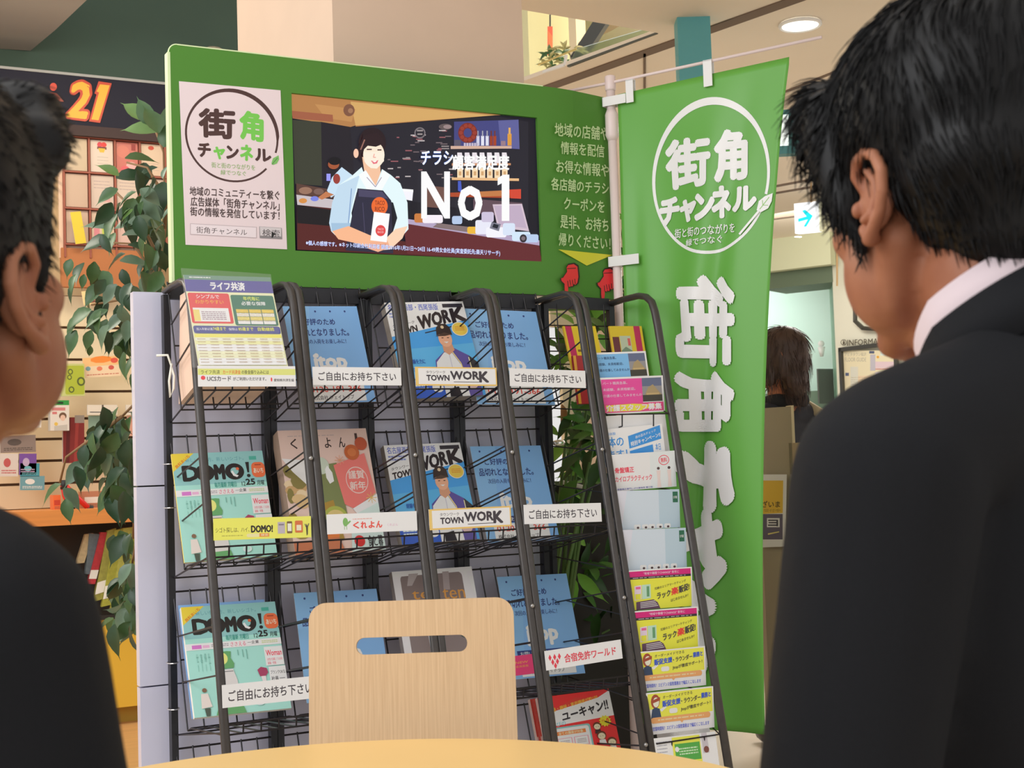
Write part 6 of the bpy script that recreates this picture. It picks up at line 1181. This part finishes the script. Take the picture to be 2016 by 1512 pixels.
def figure(label, head_c, face, hpitch, neckb, body, pose='sit', hairm=None, coat=M_SUIT, trs=None, scale=1.0, hair='short', elbow=None, wrist=None, seat=.46, side=1, vol=1.0, hl=1.0, cat='person', detail=True, tone=1.0):
    """head_c: world head centre; face: horizontal facing; neckb: world neck base; body: horizontal body facing"""
    root = empty('person', (neckb[0], neckb[1], 0)); tag(root, label, cat); iv = Matrix.Translation((-neckb[0], -neckb[1], 0))
    f = V3((face[0], face[1], 0)); f /= np.linalg.norm(f); rt = np.array([f[1], -f[0], 0]); upv = np.array([0, 0, 1.]); cp, spn = math.cos(hpitch), math.sin(hpitch)
    f2 = f*cp-upv*spn; u2 = np.cross(rt, f2)
    Hm = Matrix(((rt[0]*scale, f2[0]*scale, u2[0]*scale, head_c[0]-neckb[0]), (rt[1]*scale, f2[1]*scale, u2[1]*scale, head_c[1]-neckb[1]), (rt[2]*scale, f2[2]*scale, u2[2]*scale, head_c[2]), (0, 0, 0, 1)))
    g = V3((body[0], body[1], 0)); g /= np.linalg.norm(g); br = np.array([g[1], -g[0], 0])
    Bm = Matrix(((br[0]*scale, g[0]*scale, 0, 0), (br[1]*scale, g[1]*scale, 0, 0), (0, 0, scale, neckb[2]), (0, 0, 0, 1)))
    # --- continuous body: head, neck, torso, arms, hands
    body_ = MB(); xf(head_mb(), Hm, body_)
    nk = np.array(Hm) @ [0, -.030, -.065, 1]; nb_ = np.array(Bm) @ [0, .012, -.03, 1]; cap_(body_, nk[:3], nb_[:3], .053*scale, .060*scale, 18)
    cap_(body_, (np.array(Hm) @ [0, .02, -.075, 1])[:3], (np.array(Bm) @ [0, .05, -.05, 1])[:3], .036*scale, .042*scale, 16)
    zs = -(neckb[2]-seat)/scale
    elb = elbow or (.225, .05, -.32); wri = wrist or (.16, .27, -.36)
    def torso(mb, e):
        t = MB(); t.ball((0, .03, -.20), (.155+e, .10+e, .19), 18, 12); t.ball((0, .045, -.40), (.140+e, .105+e, .17), 18, 12); t.ball((0, .02, zs+.12 if pose == 'sit' else -.62), (.155+e, .120+e, .13+e), 18, 12)
        for s in (-1, 1):
            cap_(t, (s*.035, .0, -.045), (s*.165, .0, -.088), .040+e, .044+e)
            cap_(t, (s*.175, .0, -.098), (s*elb[0], elb[1], elb[2]), .048+e, .040+e); cap_(t, (s*elb[0], elb[1], elb[2]), (s*wri[0], wri[1], wri[2]), .038+e, .026+e)
        xf(t, Bm, mb)
    torso(body_, -.012)
    hnd = MB()
    for s in (-1, 1):
        w0 = V3((s*wri[0], wri[1], wri[2])); fd = w0-V3((s*elb[0], elb[1], elb[2])); fd /= np.linalg.norm(fd); sd = np.cross(fd, [0, 0, 1.]); sd = sd/(np.linalg.norm(sd)+1e-9); dn = np.cross(sd, fd); dn = dn if dn[2] < 0 else -dn; inn = -s
        sdx = sd if sd[0]*inn > 0 else -sd
        pal = w0+fd*.05; t_ = MB(); cap_(hnd, w0, w0+fd*.03, .024, .022); 
        for k_ in range(4):
            b0 = w0+fd*.035+sdx*(.026-.017*k_); b1 = w0+fd*.088+sdx*(.030-.019*k_); cap_(hnd, b0, b1, .0125, .0115, 10)
            L = (.040, .046, .042, .032)[k_]; c1 = b1+fd*L+dn*.008; c2 = c1+fd*L*.55+dn*.018; c3 = c2+fd*L*.25+dn*.018; chain(hnd, [b1, c1, c2, c3], [.0095, .0085, .0078, .0068])
        t0 = w0+fd*.03+sdx*.028; chain(hnd, [t0, t0+fd*.025+sdx*.022+dn*.006, t0+fd*.055+sdx*.028+dn*.016], [.012, .0105, .0085])
    xf(hnd, Bm, body_)
    bo = remesh('body', body_, .0042 if detail else .008, 3 if detail else 2, M_SKIN, root)
    # ears at finer resolution, joined to the body mesh
    vs0 = []; 
    for s in (-1, 1):
        e = ear_mb(s); Me = Hm @ Matrix.Translation((s*.0735, -.004, -.004)) @ Matrix.Rotation(-s*math.radians(13), 4, 'Z') @ Matrix.Rotation(math.radians(12), 4, 'X'); t_ = MB(); xf(e, Me, t_)
        eo = remesh('ear_tmp', t_, .0014 if detail else .004, 3, M_SKIN, root); vs0.append(eo)
    bm = bmesh.new(); bm.from_mesh(bo.data)
    for eo in vs0: bm.from_mesh(eo.data)
    bm.to_mesh(bo.data); bm.free()
    for eo in vs0: m_ = eo.data; bpy.data.objects.remove(eo); bpy.data.meshes.remove(m_)
    bo.data.polygons.foreach_set('use_smooth', [True]*len(bo.data.polygons))
    for s in (-1, 1):
        e = MB(); e.ball((0, 0, 0), .0118*scale, 14, 10); eo = e.build('eye', mat('eye_white', (226, 220, 214), .2), root, True); p = np.array(Hm) @ [s*.031, .0695, .006, 1]; eo.location = p[:3]
        e = MB(); e.ball((0, 0, 0), .0066*scale, 10, 8); io = e.build('iris', mat('iris_dark', (36, 24, 20), .15), eo, True); io.location = (V3(f2)*.0072*scale)
        e = MB(); chain(e, [(s*.018, .0855, .028), (s*.032, .083, .031), (s*.047, .072, .026)], [.003, .0032, .002]); t_ = MB(); xf(e, Hm, t_); t_.build('eyebrow', hairm or M_HAIR, root, True)
    e = MB(); chain(e, [(-.019, .0885, -.0535), (0, .0935, -.0525), (.019, .0885, -.0535)], [.002, .0032, .002]); t_ = MB(); xf(e, Hm, t_); t_.build('mouth', mat('lip', (150, 78, 68), .4), root, True)
    # --- clothing
    jk = MB(); torso(jk, .012); jo = remesh('jacket', jk, .008, 6, coat, root)
    if pose == 'sit' and detail:   # shirt front and tie between the lapels
        jo.data.materials.append(M_SHIRT); jo.data.materials.append(mat('navy_tie', (40, 46, 82), .6)); Bi = np.array(Bm.inverted())
        for p in jo.data.polygons:
            x_, y_, z_ = (Bi @ [*p.center, 1])[:3]
            if y_ > .04 and -.27 < z_ < .02 and abs(x_) < .008+(z_+.27)*.26: p.material_index = 2 if abs(x_) < .02 and z_ < -.05 else 1
    if pose == 'sit':
        lg = MB()
        for s in (-1, 1):
            cap_(lg, (s*.085, .02, zs+.085), (s*.12, .42, zs+.075), .085, .062); cap_(lg, (s*.12, .43, zs+.075), (s*.12, .42, zs-seat/scale+.10), .058, .042)
        t_ = MB(); xf(lg, Bm, t_); remesh('trousers', t_, .010, 4, trs or coat, root)
        for s in (-1, 1):
            b = MB(); b.ball((s*.12, .48, zs-seat/scale+.045), (.045, .125, .045), 14, 8); t_ = MB(); xf(b, Bm, t_); t_.build('shoe', mat('black_shoe', (22, 22, 24), .25, k=1), root, True)
    else:
        lg = MB(); zf = -neckb[2]/scale
        for s in (-1, 1): cap_(lg, (s*.08, .01, -.66), (s*.085, .02, -.98), .085, .058); cap_(lg, (s*.085, .02, -.98), (s*.09, .0, zf+.10), .056, .038)
        t_ = MB(); xf(lg, Bm, t_); remesh('trousers', t_, .012, 4, trs or coat, root)
        for s in (-1, 1):
            b = MB(); b.ball((s*.09, .05, zf+.04), (.042, .115, .04), 14, 8); t_ = MB(); xf(b, Bm, t_); t_.build('shoe', mat('black_shoe', (22, 22, 24), .25, k=1), root, True)
    # --- hair
    hb = MB(); B = lambda c, r_: hb.ball(c, r_, 22, 16)
    if hair == 'short':
        B((0, -.021, .052), (.086, .106, .088)); B((0, -.048, .012), (.077, .074, .075)); B((0, -.060, -.030), (.056, .048, .045))
        for s in (-1, 1):
          if not side: cap_(hb, (s*.066, .024, .055), (s*.070, .012, .004), .016, .007); cap_(hb, (s*.070, .012, .004), (s*.0695, .012, -.024), .006, .004)
          else: cap_(hb, (s*.066, .040, .050), (s*.069, .027, -.004), .020, .011); cap_(hb, (s*.069, .027, -.004), (s*.0685, .020, -.032), .010, .005)
        cap_(hb, (-.045, .068, .082), (.045, .068, .082), .024, .024); cap_(hb, (-.062, .045, .070), (-.045, .068, .075), .02, .02); cap_(hb, (.062, .045, .070), (.045, .068, .075), .02, .02)
    else:
        B((0, -.016, .048), (.088, .106, .088)); B((0, -.045, -.01), (.086, .078, .10)); B((0, -.055, -.095), (.080, .055, .07))
        for s in (-1, 1): cap_(hb, (s*.070, .035, .05), (s*.078, .03, -.09), .024, .022)
        cap_(hb, (-.04, .07, .075), (.04, .07, .075), .025, .025)
        for s in (-1, 1): B((s*.070, -.012, -.01), (.026, .042, .075))
    hb.v = [np.concatenate([(v-[0, -.01, -.01])*np.where(v[:, 2:3] > -.01, vol, 1+(vol-1)*.3)+[0, -.01, -.01]]) for v in hb.v]; t_ = MB(); xf(hb, Hm, t_); ho = remesh('hair', t_, .005 if detail else .009, 3, hairm or M_HAIR, root)
    # strands
    me = ho.data; n = len(me.vertices); co_ = np.zeros(n*3); me.vertices.foreach_get('co', co_); co_ = co_.reshape(-1, 3); no = np.zeros(n*3); me.vertices.foreach_get('normal', no); no = no.reshape(-1, 3)
    Hi = np.array(Hm.inverted()); loc = co_ @ Hi[:3, :3].T+Hi[:3, 3]; nl = no @ Hi[:3, :3].T; nl /= np.linalg.norm(nl, axis=1)[:, None]+1e-9
    ns = 5200 if detail else 700
    ok_ = np.where(np.linalg.norm(loc-[0, -.01, .01], axis=1) > .072)[0]; pick = rng.choice(ok_, ns)
    P = loc[pick]+rng.normal(0, .0015, (ns, 3)); N = nl[pick]
    wh = np.array([.015, -.055, .13]); T_ = P-wh; T_ -= N*np.sum(T_*N, axis=1)[:, None]; T_ /= np.linalg.norm(T_, axis=1)[:, None]+1e-9
    # swirl the crown and clump the direction
    sw_ = np.cross(N, T_); ph = np.sin(P[:, 0]*90+2)+np.sin(P[:, 1]*70)+np.sin(P[:, 2]*80+1); T_ = T_+sw_*(.30*ph[:, None]*.6+.25)
    low_ = np.clip((-P[:, 2]+.05)/.10, 0, 1)[:, None]; T_ = T_*(1-.6*low_)+np.array([0, -.1, -1])*low_*.6
    T_ /= np.linalg.norm(T_, axis=1)[:, None]
    Ln = (rng.uniform(.022, .046, ns) if hair == 'short' else rng.uniform(.04, .07, ns))*hl; Ln *= 1-.62*low_[:, 0] if hair == 'short' else 1
    lift = rng.uniform(.10, .42, ns)*(1-.55*low_[:, 0])
    K = 4; rad = rng.uniform(.0005, .0011, ns)*(1.0 if detail else 1.8); VV = []; FF = []
    pts = []
    for k_ in range(K+1):
        t = k_/K; pts.append(P+T_*(Ln*t)[:, None]+N*((lift*Ln)*(t-.75*t*t))[:, None]+np.array([0, 0, -1])*(Ln*.16*t*t)[:, None]-N*.002*(1-t))
    U_ = np.cross(T_, N); U_ /= np.linalg.norm(U_, axis=1)[:, None]+1e-9; W2 = np.cross(U_, T_)
    ring_ = []
    for k_ in range(K+1):
        r_ = (rad*(1-.85*(k_/K)**1.5))[:, None]
        for a in range(3): ring_.append(pts[k_]+(U_*math.cos(2.094*a)+W2*math.sin(2.094*a))*r_)
    AV = np.stack(ring_, 1).reshape(-1, 3)   # ns*(K+1)*3
    AV = AV @ np.array(Hm)[:3, :3].T+np.array(Hm)[:3, 3]
    base_ = (np.arange(ns)*(K+1)*3)[:, None, None]; fl = []
    for k_ in range(K):
        for a in range(3): fl.append([k_*3+a, k_*3+(a+1) % 3, (k_+1)*3+(a+1) % 3, (k_+1)*3+a])
    FA = (base_+np.array(fl)[None]).reshape(-1, 4)
    sm_ = bpy.data.meshes.new('hair_strands'); sm_.from_pydata(AV.tolist(), [], FA.tolist()); so = link('hair_strands', sm_, hairm or M_HAIR, root, True); so['kind'] = 'stuff'
    return root, Hm, Bm
def camv(r_, d_in): return HR*r_+HF*d_in
def band(root, Mx, pts_in, pts_out, name, m, th=.0025):
    """closed ribbon between two loops given in local coordinates"""
    n = len(pts_in); b = MB(); A1 = [tuple(p) for p in pts_in]; A2 = [tuple(p) for p in pts_out]
    C_ = np.mean(np.array(pts_in), 0); 
    def off(p): v = V3(p)-C_; v[2] = 0; v /= np.linalg.norm(v)+1e-9; return V3(p)+v*th
    b.add(A1+A2+[off(p) for p in A1]+[off(p) for p in A2], [(i, (i+1) % n, n+(i+1) % n, n+i) for i in range(n)]+[(2*n+i, 3*n+i, 3*n+(i+1) % n, 2*n+(i+1) % n) for i in range(n)]+[(i, 2*n+i, 2*n+(i+1) % n, (i+1) % n) for i in range(n)]+[(n+i, n+(i+1) % n, 3*n+(i+1) % n, 3*n+i) for i in range(n)])
    t_ = MB(); xf(b, Mx, t_); return t_.build(name, m, root, True)
def collar(root, Hm, Bm, t0, hgt, r0, name, m, th=.003, flare=.08, dip=.35, tilt=0.0):
    """band around the slanted neck: t0 along the neck axis from its base, higher at the back"""
    B0 = (np.array(Bm) @ [0, .012, -.03, 1])[:3]; N0 = (np.array(Hm) @ [0, -.030, -.065, 1])[:3]; a = N0-B0; a /= np.linalg.norm(a)
    g = np.array(Bm)[:3, 1]; g = g-a*(g@a); g /= np.linalg.norm(g); a, g = a*math.cos(tilt)+g*math.sin(tilt), g*math.cos(tilt)-a*math.sin(tilt); r_ = np.cross(g, a); c = B0+a*t0
    M_ = Matrix(((r_[0], g[0], a[0], c[0]), (r_[1], g[1], a[1], c[1]), (r_[2], g[2], a[2], c[2]), (0, 0, 0, 1)))
    ins, outs = [], []
    for i in range(44):
        t = 2*math.pi*i/44; x, y = r0*math.cos(t), r0*1.04*math.sin(t); dz = -dip*max(0, math.sin(t))*r0
        ins.append((x*(1+flare), y*(1+flare), dz)); outs.append((x, y, hgt+dz))
    return band(root, M_, ins, outs, name, m, th)
# right man: seated, head turned to the screen, seen from behind on his left side
rf = camv(-.38, .925); rb_f = camv(-.56, .83)
hcR = atD(1884, 396, 1.012); nbR = atD(2075, 640, .95)
rootR, HmR, BmR = figure('man in a black suit and white collar sitting at the right, seen from behind', hcR, rf[:2], .10, nbR, rb_f[:2], elbow=(.215, .02, -.33), wrist=(.12, .24, -.52), vol=1.10, hl=.75)
collar(rootR, HmR, BmR, .034, .036, .0615, 'shirt_collar', M_SHIRT, .003, tilt=.16)
collar(rootR, HmR, BmR, .010, .040, .071, 'jacket_collar', M_SUIT, .006, .12, tilt=.16)
lf = camv(.22, .975); lb_f = camv(.50, .87)
hcL = atD(-183, 588, .82); nbL = atD(-470, 880, .76)
rootL, HmL, BmL = figure('man in a dark suit at the far left, cut by the frame edge', hcL, lf[:2], -.30, nbL, lb_f[:2], elbow=(.215, .02, -.33), wrist=(.12, .24, -.52), vol=1.12, hl=.33, side=0)
collar(rootL, HmL, BmL, .026, .036, .0625, 'shirt_collar', M_SHIRT, .003)
collar(rootL, HmL, BmL, .006, .034, .074, 'jacket_collar', M_SUIT, .006, .12)
# woman behind the partition
wf = camv(-.93, .36); hcW = atD(1534, 708, 5.2); nbW = atD(1546, 786, 5.25)
rootW, HmW, BmW = figure('woman with brown bobbed hair and dark coat beyond the partition, with a beige strap', hcW, wf[:2], .05, nbW, camv(-.50, .87)[:2], pose='stand', hairm=M_HAIRB, coat=mat('navy_black_coat', (44, 46, 54), .7, k=1.1, noise=.2, nscale=40), scale=.93, hair='bob', detail=False)
b = MB(); 
for t in np.linspace(0, 2*math.pi, 20): pass
sc_ = MB(); sc_.tube([(.075*math.cos(t), .075*math.sin(t)+.01, -.012-.2*.05*math.sin(t)) for t in np.linspace(0, 2*math.pi, 21)], .030, 10, caps=False); t_ = MB(); xf(sc_, BmW, t_); t_.build('scarf', mat('black_scarf', (26, 26, 28), .9, k=1), rootW, True)
bag = MB(); 
pa = [(.095, .13, -.30), (.098, .11, -.17), (.10, .06, -.055), (.105, 0, -.020), (.115, -.07, -.06), (.125, -.125, -.20), (.14, -.14, -.38)]
bag.tube(pa, .024, 8, flat=(1.0, .30)); t_ = MB(); xf(bag, BmW, t_); so = t_.build('shoulder_strap', mat('beige_strap', (176, 164, 134), .7), rootW, True)
# chairs under the two men
for rt_, bd, lbl, nbp in ((rootR, rb_f, 'plywood chair under the man at the right', nbR), (rootL, lb_f, 'plywood chair under the man at the left', nbL)):
    c = copy_tree(ch); c['label'] = lbl; a = math.atan2(bd[1], bd[0])-math.pi/2; c.rotation_euler = (0, 0, a+math.pi); c.location = (nbp[0]+bd[0]*.03, nbp[1]+bd[1]*.03, 0)
    for k_ in c.children:
        if k_.name.startswith('backrest'): k_.location.y = .27; k_.location.z = -.10
